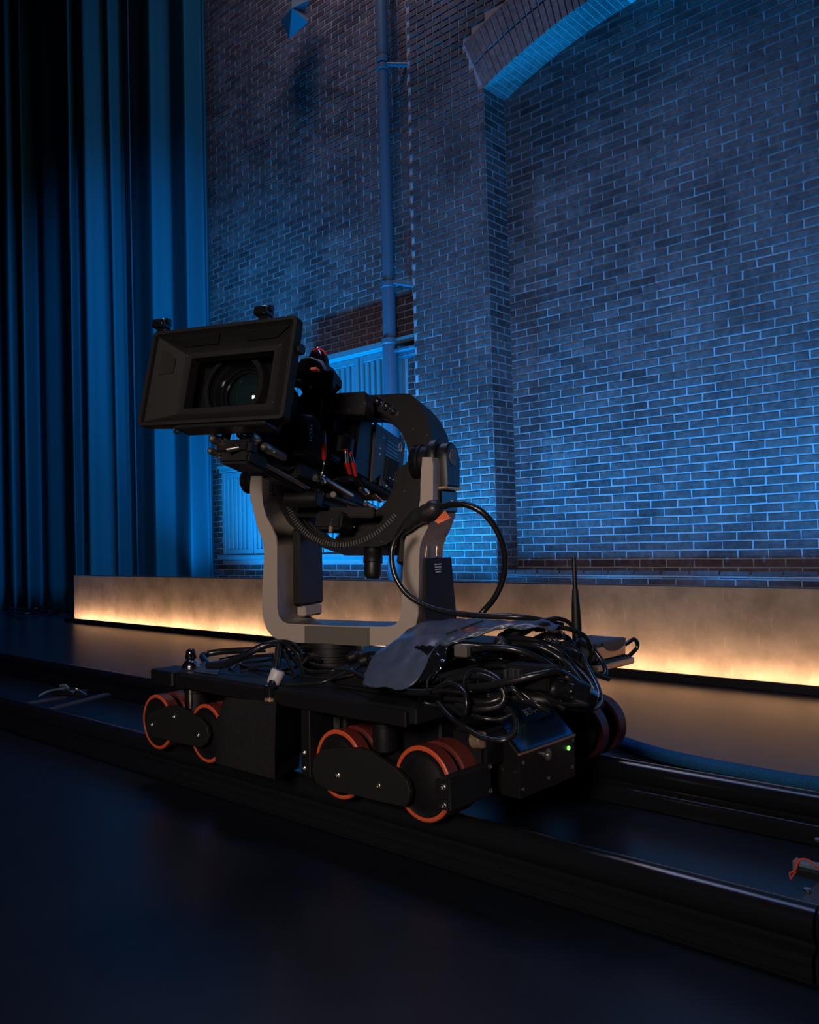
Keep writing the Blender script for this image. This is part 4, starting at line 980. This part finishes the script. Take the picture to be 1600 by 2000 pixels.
# ================================================================== cables and kit on the dolly
def cab(pts, r=.006, label=None, parent=None, group='black cables piled on the dolly', m='cable', name='cable', k=7, n=8):
    P = [Vector(PY(x, y, Y)) for x, y, Y in pts]; o0 = P[0].copy()
    bm = bmesh.new(); tube(bm, [p-o0 for p in spline(P, k)], r, n)
    o = ob(name, bm, m, parent, 60); o.location = o0
    if label: tag(o, label, 'cable', group)
    return o
cab([(862, 990, 1.86), (885, 985, 1.86), (912, 986, 1.87), (945, 1003, 1.89), (972, 1038, 1.92), (986, 1080, 1.95), (984, 1125, 1.97), (968, 1165, 1.97), (945, 1193, 1.96), (925, 1215, 1.93), (910, 1235, 1.90)], .0092, 'thick black cable looping out to the right of the head', group='cables from the camera head to the dolly')
cab([(790, 1030, 1.85), (772, 1055, 1.84), (765, 1085, 1.83), (772, 1125, 1.83), (795, 1160, 1.84), (835, 1184, 1.86), (890, 1198, 1.88), (950, 1203, 1.9), (1010, 1205, 1.93), (1060, 1212, 1.98), (1100, 1222, 2.02)], .0085, 'black cable hanging low across the right arm of the head', group='cables from the camera head to the dolly')
# left side: loops on the deck
L1 = [([(425, 1320, 1.62), (400, 1290, 1.75), (398, 1280, 1.8), (430, 1273, 1.85), (480, 1270, 1.9), (520, 1268, 1.95)], .0125, 'thick black hose arching over the left end of the deck'),
      ([(405, 1300, 1.58), (440, 1298, 1.60), (480, 1278, 1.62), (520, 1260, 1.66), (560, 1256, 1.72), (580, 1270, 1.76), (590, 1300, 1.76)], .011, 'black sleeve crossing from the knob to the pan base'),
      ([(448, 1305, 1.66), (470, 1320, 1.62), (510, 1333, 1.58), (560, 1338, 1.56), (620, 1335, 1.57), (665, 1318, 1.62), (700, 1300, 1.68)], .0045, 'thin cable sagging along the deck front'),
      ([(452, 1308, 1.66), (470, 1295, 1.70), (520, 1290, 1.74), (560, 1275, 1.78), (600, 1262, 1.8)], .004, 'thin pale-edged cable left of the pan base'),
      ([(470, 1312, 1.62), (520, 1300, 1.66), (570, 1318, 1.64), (640, 1325, 1.60), (690, 1318, 1.62), (720, 1310, 1.66)], .0036, 'thin cable lying before the pan base'),
      ([(548, 1262, 1.70), (560, 1285, 1.66), (572, 1310, 1.62), (576, 1325, 1.60)], .006, 'short black cable dropping beside the clear tie'),
      ([(560, 1258, 1.72), (580, 1280, 1.69), (592, 1315, 1.64)], .005, 'second short cable dropping beside the clear tie'),
      ([(500, 1300, 1.85), (540, 1285, 1.88), (590, 1280, 1.86), (625, 1290, 1.84)], .006, 'black cable behind the clear tie on the deck'),
      ([(540, 1268, 1.95), (575, 1262, 1.98), (600, 1258, 2.0)], .005, 'short cable behind the left yoke corner')]
L1 += [([(445, 1300, 1.75), (480, 1285, 1.80), (530, 1280, 1.82), (580, 1288, 1.80), (620, 1300, 1.74), (650, 1306, 1.70)], .006, 'black cable lying behind the arched sleeve on the deck'),
      ([(430, 1290, 1.90), (470, 1282, 1.95), (520, 1284, 1.98), (560, 1276, 2.0)], .008, 'cable along the far edge of the deck left of the pan base'),
      ([(556, 1262, 1.74), (575, 1290, 1.70), (600, 1310, 1.66), (640, 1312, 1.64), (680, 1300, 1.68)], .0055, 'cable running from the arched sleeve past the pan base'),
      ([(470, 1300, 1.72), (500, 1308, 1.68), (545, 1310, 1.66), (585, 1300, 1.70), (600, 1285, 1.78)], .005, 'thin curved cable in the middle of the left deck')]
p0 = [PG(x, y, .3945) for x, y in ((378, 1312), (425, 1318), (438, 1296), (398, 1292))]
bm = bmesh.new(); vv = [bm.verts.new(Vector(p)-D0+Vector((0, 0, dz))) for dz in (0, .0015) for p in p0]
for f in ((3, 2, 1, 0), (4, 5, 6, 7), (0, 1, 5, 4), (1, 2, 6, 5), (2, 3, 7, 6), (3, 0, 4, 7)): bm.faces.new([vv[k] for k in f])
ob('tape_strip', bm, 'grey_panel', dolly)
for pts, r, lb in L1: cab(pts, r, lb, group='black cables on the left half of the deck')
cab([(545, 1258, 1.70), (542, 1285, 1.63), (538, 1310, 1.57), (532, 1335, 1.53), (529, 1345, 1.52)], .012, 'black sleeve bending down into the taped battery box', group='black cables on the left half of the deck')
bm = bmesh.new(); p = Vector(PY(538, 1322, 1.545)); lathe(bm, [(0, .019), (.1, .022), (.9, .020), (1, .018)], Vector((.004, .01, .018)), Vector((-.006, -.005, -.022)), 12); o = ob('cable_clamp', bm, 'grey', None, 40); o.location = p
tag(o, 'pale grey tape collar on the sleeve above the battery box', 'tape')
# distribution boxes under the cable pile
def kit(name, x0, x1, Y0, Y1, z0, z1, label, cat, m='black2', bev=.012):
    o0 = Vector(((x0+x1)/2, (Y0+Y1)/2, z0)); bm = bmesh.new(); box(bm, x0-o0.x, x1-o0.x, Y0-o0.y, Y1-o0.y, 0, z1-z0, bev, 2); o = ob(name, bm, m, None, 35); o.location = o0; return tag(o, label, cat)
kit('junction_box', -1.80, -1.42, 1.90, 2.28, .446, .478, 'flat black junction box behind the grey cover at the top of the pile', 'box')
kit('power_box', -1.80, -1.52, 1.62, 2.22, .393, .445, 'black power box buried under the cable pile behind the grey cover', 'box')
kit('power_box', -1.50, -1.39, 1.66, 2.24, .393, .44, 'black power box under the right end of the cable pile', 'box')
tb = kit('terminal_block', PY(985, 1330, 1.60)[0], PY(1070, 1330, 1.60)[0], 1.60, 1.655, PY(1020, 1345, 1.6)[2], PY(1020, 1300, 1.6)[2], 'black terminal block with pale tabs in the cable pile', 'box', 'black', .004)
for (x, y, w_) in ((987, 1318, .008), (1000, 1316, .014), (1012, 1317, .008)):
    p = Vector(PY(x, y, 1.597)); bm = bmesh.new(); box(bm, -w_/2, w_/2, -.004, .004, -.012, .012, .002); o = ob('tab', bm, 'steel', tb); o.location = p-tb.location
# big explicit cables of the pile
L2 = [([(850, 1262, 1.64), (900, 1259, 1.66), (960, 1262, 1.70), (1020, 1258, 1.75), (1080, 1262, 1.8), (1130, 1280, 1.86)], .0085, 'straight black cable along the lower edge of the grey cover'),
      ([(920, 1270, 1.62), (960, 1265, 1.62), (1010, 1270, 1.64), (1060, 1290, 1.68), (1100, 1320, 1.74)], .008, 'cable leaving the beige plug in the pile'),
      ([(870, 1340, 1.55), (930, 1342, 1.54), (990, 1332, 1.55), (1050, 1318, 1.58), (1090, 1312, 1.62), (1125, 1330, 1.68)], .0085, 'long cable sweeping across the front of the pile'),
      ([(852, 1345, 1.54), (880, 1335, 1.53), (905, 1350, 1.51), (912, 1375, 1.50), (905, 1395, 1.50), (880, 1380, 1.52)], .0065, 'small cable loop at the left of the hanging bunch'),
      ([(855, 1372, 1.53), (880, 1400, 1.51), (915, 1425, 1.50), (950, 1443, 1.50), (990, 1440, 1.52), (1008, 1418, 1.55), (995, 1385, 1.57), (960, 1372, 1.56), (920, 1368, 1.55), (870, 1365, 1.55)], .0062, 'lowest hanging cable loop before the drive motor'),
      ([(860, 1378, 1.53), (895, 1412, 1.51), (940, 1438, 1.50), (985, 1446, 1.51), (1008, 1428, 1.54), (1000, 1395, 1.57), (970, 1380, 1.57)], .0055, 'second hanging cable loop before the drive motor'),
      ([(905, 1390, 1.53), (940, 1402, 1.52), (975, 1405, 1.54), (1000, 1395, 1.56)], .0055, 'short cable inside the hanging loops'),
      ([(760, 1345, 1.58), (800, 1352, 1.55), (850, 1350, 1.54), (880, 1330, 1.55), (930, 1320, 1.56), (965, 1330, 1.56), (985, 1355, 1.56), (975, 1378, 1.55), (930, 1385, 1.53), (890, 1378, 1.53)], .0085, 'thick coiled cable in the middle of the pile'),
      ([(840, 1330, 1.58), (890, 1315, 1.60), (940, 1312, 1.60), (975, 1330, 1.59), (980, 1360, 1.57), (950, 1372, 1.55), (900, 1368, 1.54)], .009, 'thick coil turn above the hanging loops'),
      ([(1000, 1238, 1.80), (1060, 1225, 1.84), (1110, 1228, 1.88), (1145, 1245, 1.92), (1155, 1275, 1.96), (1150, 1295, 1.98)], .006, 'cable curling over the top right of the pile'),
      ([(1050, 1215, 1.92), (1085, 1208, 1.96), (1110, 1215, 2.0), (1125, 1235, 2.02)], .006, 'small arched cable at the top of the pile'),
      ([(980, 1245, 1.78), (1040, 1250, 1.78), (1090, 1270, 1.80), (1120, 1300, 1.82), (1150, 1330, 1.80), (1168, 1365, 1.76)], .0075, 'cable draping down the right end of the pile'),
      ([(990, 1255, 1.74), (1050, 1262, 1.74), (1100, 1290, 1.76), (1135, 1330, 1.74), (1160, 1370, 1.72)], .0075, 'inner cable draping down the right end of the pile'),
      ([(1100, 1255, 1.86), (1130, 1275, 1.88), (1150, 1310, 1.86), (1168, 1345, 1.82), (1170, 1372, 1.78), (1150, 1385, 1.72), (1110, 1378, 1.66)], .008, 'outermost cable bending round the right end of the pile'),
      ([(1128, 1250, 1.95), (1160, 1270, 1.98), (1180, 1300, 1.98), (1182, 1318, 1.96), (1165, 1318, 1.94), (1130, 1295, 1.9), (1110, 1272, 1.88)], .0065, 'cable loop dropping beside the receiver box'),
      ([(1120, 1285, 1.86), (1150, 1310, 1.88), (1175, 1322, 1.9), (1190, 1327, 1.92)], .0055, 'cable tip poking out below the receiver box')]
for pts, r, lb in L2: cab(pts, r, lb)
# thick connector bodies
def plug(a, b, r, label, m='black', prof=None):
    p, q = Vector(PY(*a)), Vector(PY(*b)); bm = bmesh.new()
    lathe(bm, prof or [(0, r*.55), (.08, r*.7), (.22, r*.8), (.25, r), (.7, r), (.74, r*.85), (.95, r*.7), (1, r*.5)], Vector((0, 0, 0)), q-p, 16)
    o = ob('cable_connector', bm, m, None, 45); o.location = p; return tag(o, label, 'connector', 'connectors in the cable pile')
plug((975, 1245, 1.79), (1035, 1228, 1.80), .016, 'long black connector at the top of the pile behind the cover')
plug((1035, 1226, 1.81), (1075, 1222, 1.84), .013, 'black connector barrel next to the mesh sleeve')
plug((1100, 1345, 1.64), (1165, 1372, 1.68), .032, 'fat black connector at the lower right end of the pile', 'gloss')
plug((1000, 1362, 1.60), (1095, 1372, 1.64), .017, 'black lever-shaped connector above the control box', 'black')
plug((1070, 1345, 1.62), (1110, 1350, 1.66), .022, 'short black connector beside the fat one', 'black')
plug((900, 1240, 1.72), (940, 1232, 1.74), .015, 'dark red connector under the edge of the grey cover', 'tread')
plug((985, 1268, 1.66), (975, 1250, 1.70), .018, 'black ring collar in the top of the pile')
p = Vector(PY(903, 1272, 1.60)); bm = bmesh.new(); box(bm, -.020, .020, -.010, .010, -.014, .014, .003); o = ob('plug', bm, 'taupe_dark', None); o.location = p; tag(o, 'small beige plug under the grey cover', 'plug')
# mesh sleeve
bm = bmesh.new(); P0 = Vector(PY(1062, 1243, 1.86)); P1 = Vector(PY(1100, 1235, 1.90))
mxm, Lg = axmat((0, 0, 0), P1-P0)
for k in range(10):
    for sgn in (-1, 1):
        tube(bm, [mxm @ Vector((.017*math.cos(sgn*(t_/10*4)+k*.628), .017*math.sin(sgn*(t_/10*4)+k*.628), Lg*t_/10)) for t_ in range(11)], .0012, 4)
o = ob('mesh_sleeve', bm, 'grey_panel', None, 40); o.location = P0; o['kind'] = 'stuff'; tag(o, 'braided grey mesh cable sleeve at the top right of the pile', 'sleeve')
# filler cables following the pile
names_ = ['left part of the pile', 'middle of the pile', 'right part of the pile']
for i in range(66):
    a = RNG.random(); Yb = RNG.uniform(1.56, 1.95); y0_ = 1265+95*(1.95-Yb)/.35
    x0_ = RNG.uniform(790, 960); x1_ = RNG.uniform(1040, 1150)
    pts = []
    for k in range(6):
        u = k/5; arch_ = math.sin(u*math.pi)*RNG.uniform(6, 22)
        pts.append((x0_+(x1_-x0_)*u, y0_+8*u+RNG.uniform(-5, 5)-arch_+(18*u*u), Yb+RNG.uniform(-.02, .02)))
    if i % 3 == 0:
        cx0, cy0 = RNG.uniform(860, 1100), y0_-4; rx_, ry_ = RNG.uniform(30, 60), RNG.uniform(10, 22)
        pts = [(cx0+rx_*math.cos(t_), cy0+ry_*math.sin(t_), Yb+.03*math.sin(t_)) for t_ in [k*.9 for k in range(8)]]
    cab(pts, RNG.choice([.0045, .006, .0075, .0085]), 'tangled black cable buried in the heap on the right half of the deck', group='tangled filler cables in the heap')
# cable ties
for (x, y, Y) in ((848, 1338, 1.53), (920, 1332, 1.54), (1105, 1290, 1.78)):
    p = Vector(PY(x, y, Y)); bm = bmesh.new(); tube(bm, [Vector((.004*math.cos(a), .022*math.cos(a), .026*math.sin(a))) for a in [k*math.pi/8 for k in range(17)]], .0025, 6); o = ob('cable_tie', bm, 'black2', None, 40); o.location = p
    tag(o, {848: 'black tie round the cables at the left of the pile', 920: 'black tie round the thick coil in the pile', 1105: 'black tie round the draping cables on the right'}[x], 'cable tie')
# grey cover sheet
G = [[(735, 1278, 1.66), (775, 1248, 1.72), (815, 1222, 1.80), (870, 1214, 1.86), (930, 1209, 1.90), (1000, 1214, 1.90), (1060, 1216, 1.88), (1095, 1226, 1.86)],
     [(720, 1300, 1.60), (768, 1262, 1.64), (812, 1240, 1.70), (868, 1230, 1.75), (925, 1220, 1.78), (985, 1218, 1.80), (1045, 1222, 1.80), (1085, 1230, 1.80)],
     [(712, 1320, 1.56), (762, 1290, 1.58), (815, 1262, 1.62), (860, 1252, 1.66), (905, 1242, 1.68), (950, 1226, 1.72), (1010, 1222, 1.75), (1060, 1228, 1.76)],
     [(708, 1334, 1.535), (758, 1318, 1.54), (812, 1295, 1.57), (858, 1262, 1.62), (885, 1256, 1.64), (935, 1236, 1.68), (985, 1226, 1.72), (1030, 1228, 1.74)],
     [(712, 1344, 1.528), (756, 1345, 1.522), (806, 1338, 1.53), (850, 1268, 1.60), (872, 1258, 1.63), (928, 1242, 1.67), (975, 1230, 1.71), (1010, 1230, 1.73)]]
def bez_grid(G, ku=6, kv=6):
    rows = [spline([PY(*p) for p in r], ku) for r in G]; n = len(rows[0]); cols_ = []
    for i in range(n): cols_.append(spline([r[i] for r in rows], kv))
    return cols_
cg = bez_grid(G); o0 = cg[0][0].copy(); bm = bmesh.new(); VV = [[bm.verts.new(p-o0+Vector((0, RNG.uniform(-.001, .001), RNG.uniform(-.001, .001)+.005*abs(math.sin(i_*.55+j_*.21))+.004*math.sin(j_*.6-i_*.3)))) for j_, p in enumerate(c)] for i_, c in enumerate(cg)]
for a, b in zip(VV, VV[1:]):
    for i in range(len(a)-1): bm.faces.new((a[i], a[i+1], b[i+1], b[i]))
o = ob('cover_sheet', bm, 'sheet', None, 50); o.location = o0; md = o.modifiers.new('s', 'SOLIDIFY'); md.thickness = .003
tag(o, 'blue-grey tape-like cover sheet draped over the cables beside the pan base', 'cover')
for (x, y, Y, ln) in ((872, 1238, 1.70, .05), (900, 1228, 1.72, .05), (922, 1220, 1.76, .04)):
    p = Vector(PY(x, y, Y-.012)); q = Vector(PY(x+22, y-8, Y-.004)); bm = bmesh.new(); tube(bm, [Vector(), q-p], .0025, 6); s_ = ob('slot', bm, 'black2', o); s_.location = p-o.location
G2 = [[(810, 1262, 1.615), (845, 1262, 1.61), (875, 1262, 1.61)], [(815, 1285, 1.60), (845, 1280, 1.585), (872, 1286, 1.60)], [(808, 1308, 1.575), (840, 1306, 1.565), (865, 1300, 1.58)], [(805, 1330, 1.55), (830, 1330, 1.545), (845, 1325, 1.56)]]
cg = bez_grid(G2); o0 = cg[0][0].copy(); bm = bmesh.new(); VV = [[bm.verts.new(p-o0+Vector((0, RNG.uniform(-.003, .003), RNG.uniform(-.003, .003)))) for p in c] for c in cg]
for a, b in zip(VV, VV[1:]):
    for i in range(len(a)-1): bm.faces.new((a[i], a[i+1], b[i+1], b[i]))
o = ob('plastic_wrap', bm, 'gloss', None, 60); o.location = o0; md = o.modifiers.new('s', 'SOLIDIFY'); md.thickness = .002
tag(o, 'crumpled shiny dark plastic tucked under the grey cover', 'wrap')
# small dark connectors by the pan base
for (x, y, Y, lb) in ((690, 1283, 1.72, 'dark crumpled connector right of the pan base'), (712, 1290, 1.70, 'second dark connector right of the pan base')):
    plug((x-12, y+4, Y), (x+14, y-5, Y+.02), .016, lb)
cab([(705, 1282, 1.72), (725, 1275, 1.70), (745, 1278, 1.68)], .007, 'short shiny cable between pan base and cover')
cab([(700, 1300, 1.66), (690, 1312, 1.62), (715, 1325, 1.58), (730, 1335, 1.55)], .006, 'cable curling under the left edge of the cover')

# receiver box with antenna
XRc = float(PY(1163, 1270, 2.02)[0])
R0 = Vector((XRc, 2.02, PY(1163, 1300, 2.02)[2]))
rc = empty('wireless_receiver', 'small black receiver box with tall antenna at the right end', 'receiver', R0)
def rv(x, y): return Vector(PX(x, y, XRc))-R0
yl = rv(1222, 1262).y; zt_ = rv(1163, 1257).z; zm = rv(1163, 1294).z
bm = bmesh.new(); box(bm, -.115, 0, 0, yl, zm, zt_, .003); bx_ = ob('receiver_case', bm, 'grey_panel', rc)
bm = bmesh.new(); box(bm, -.0005, .002, .004, yl-.004, zm+.004, zt_-.012, .001); ob('end_plate', bm, 'brass', bx_)  # warm light on this end of the case painted as brass
P = [(yl*.22, zt_-.001)]+[(yl*(.6+.38*math.cos(math.pi*(1-k/8))), zt_-.001-.030*math.sin(math.pi*k/8)) for k in range(9)]
bm = bmesh.new(); prism(bm, P[1:], .0022, .0045, axis='x'); ob('flap', bm, 'grey_panel', bx_)
bm = bmesh.new(); box(bm, -.10, .012, -.01, yl+.03, zm-.026, zm-.008, .003); ob('mounting_plate', bm, 'brass', rc)
bm = bmesh.new(); box(bm, -.14, .006, .0, yl+.02, zm-.010, zm, .003); ob('mounting_pad', bm, 'black2', rc)
bm = bmesh.new(); box(bm, -.16, -.06, .02, .07, .39-R0.z, zm-.008, .004); ob('support_arm', bm, 'black2', rc)
bm = bmesh.new(); tube(bm, spline([(.0, yl, zt_-.02), (.012, yl+.03, zt_-.008), (.014, yl+.045, zt_-.03), (.0, yl+.02, zt_-.055)], 5), .006, 8); ob('pigtail', bm, 'cable', rc, 40)
aw = Vector(PY(1128, 1262, 2.02))-R0; at_ = Vector(PY(1121, 1088, 2.02))-R0
bm = bmesh.new(); lathe(bm, [(0, .0125), (.25, .0135), (.45, .0115), (.62, .0085), (.66, .0065), (.985, .006), (1, .0052)], aw, Vector((aw.x-.002, aw.y, at_.z)), 18); ob('antenna', bm, 'black2', rc, 40)

# hose on the floor beyond the far rail
hp = [PG(*q, .024) for q in ((1060, 1385), (1110, 1405), (1160, 1432), (1215, 1450), (1290, 1474), (1370, 1492), (1450, 1507), (1530, 1522), (1620, 1536), (1720, 1556))]
bm = bmesh.new(); tube(bm, spline([Vector(p) for p in hp], 8), .024, 14); o = ob('cable_hose', bm, 'hose', None, 60); tag(o, 'thick blue fabric-sleeved cable lying on the floor behind the far rail', 'hose')

# stage light and cables in the far left corner
g0 = Vector(PG(12, 1190, 0)); g0.x += .35; g0.y -= .55
sl = empty('stage_light', 'dark moving-head stage light on the floor at the far left edge', 'stage light', g0)
bm = bmesh.new(); box(bm, -.22, .20, -.18, .18, 0, .16, .02, 2); ob('base', bm, 'black', sl)
for s in (-1, 1):
    bm = bmesh.new(); prism(bm, [(-.07, .16), (.07, .16), (.06, .50), (.0, .56), (-.06, .50)], s*.20-.02, s*.20+.02, axis='x', bev=.006); ob('arm', bm, 'black', sl)
bm = bmesh.new(); lathe(bm, [(0, .10), (.1, .13), (.55, .15), (.6, .165), (.9, .17), (1, .155)], (0, .12, .36), (.03, -.16, .58), 24); ob('lamp_head', bm, 'black', sl, 40)
bm = bmesh.new(); lathe(bm, [(0, .13), (1, .10)], (.028, -.150, .573), (.031, -.166, .585), 24); ob('lamp_lens', bm, 'glass', sl, 40)
for i, pp in enumerate([[(25, 1180), (60, 1172), (95, 1178), (120, 1172), (138, 1162)], [(20, 1188), (55, 1190), (90, 1186), (118, 1182), (145, 1178)], [(30, 1172), (70, 1164), (105, 1168), (122, 1174), (130, 1182), (110, 1190)], [(15, 1194), (50, 1198), (85, 1196), (110, 1190), (125, 1176), (142, 1164)], [(40, 1184), (62, 1176), (80, 1184), (70, 1192), (48, 1190)], [(70, 1188), (92, 1176), (112, 1184), (100, 1194), (78, 1192)]]):
    zz = [.02+.05*abs(math.sin(k*1.7+i)) for k in range(len(pp))]
    P = [Vector(PG(x, y, z)) for (x, y), z in zip(pp, zz)]
    bm = bmesh.new(); tube(bm, [p-P[0] for p in spline(P, 6)], .014, 8); o = ob('floor_cable', bm, 'cable', None, 50); o.location = P[0]
    tag(o, 'dark cable in the tangle on the floor left of the glowing wall', 'cable', 'tangled cables left of the glowing wall')
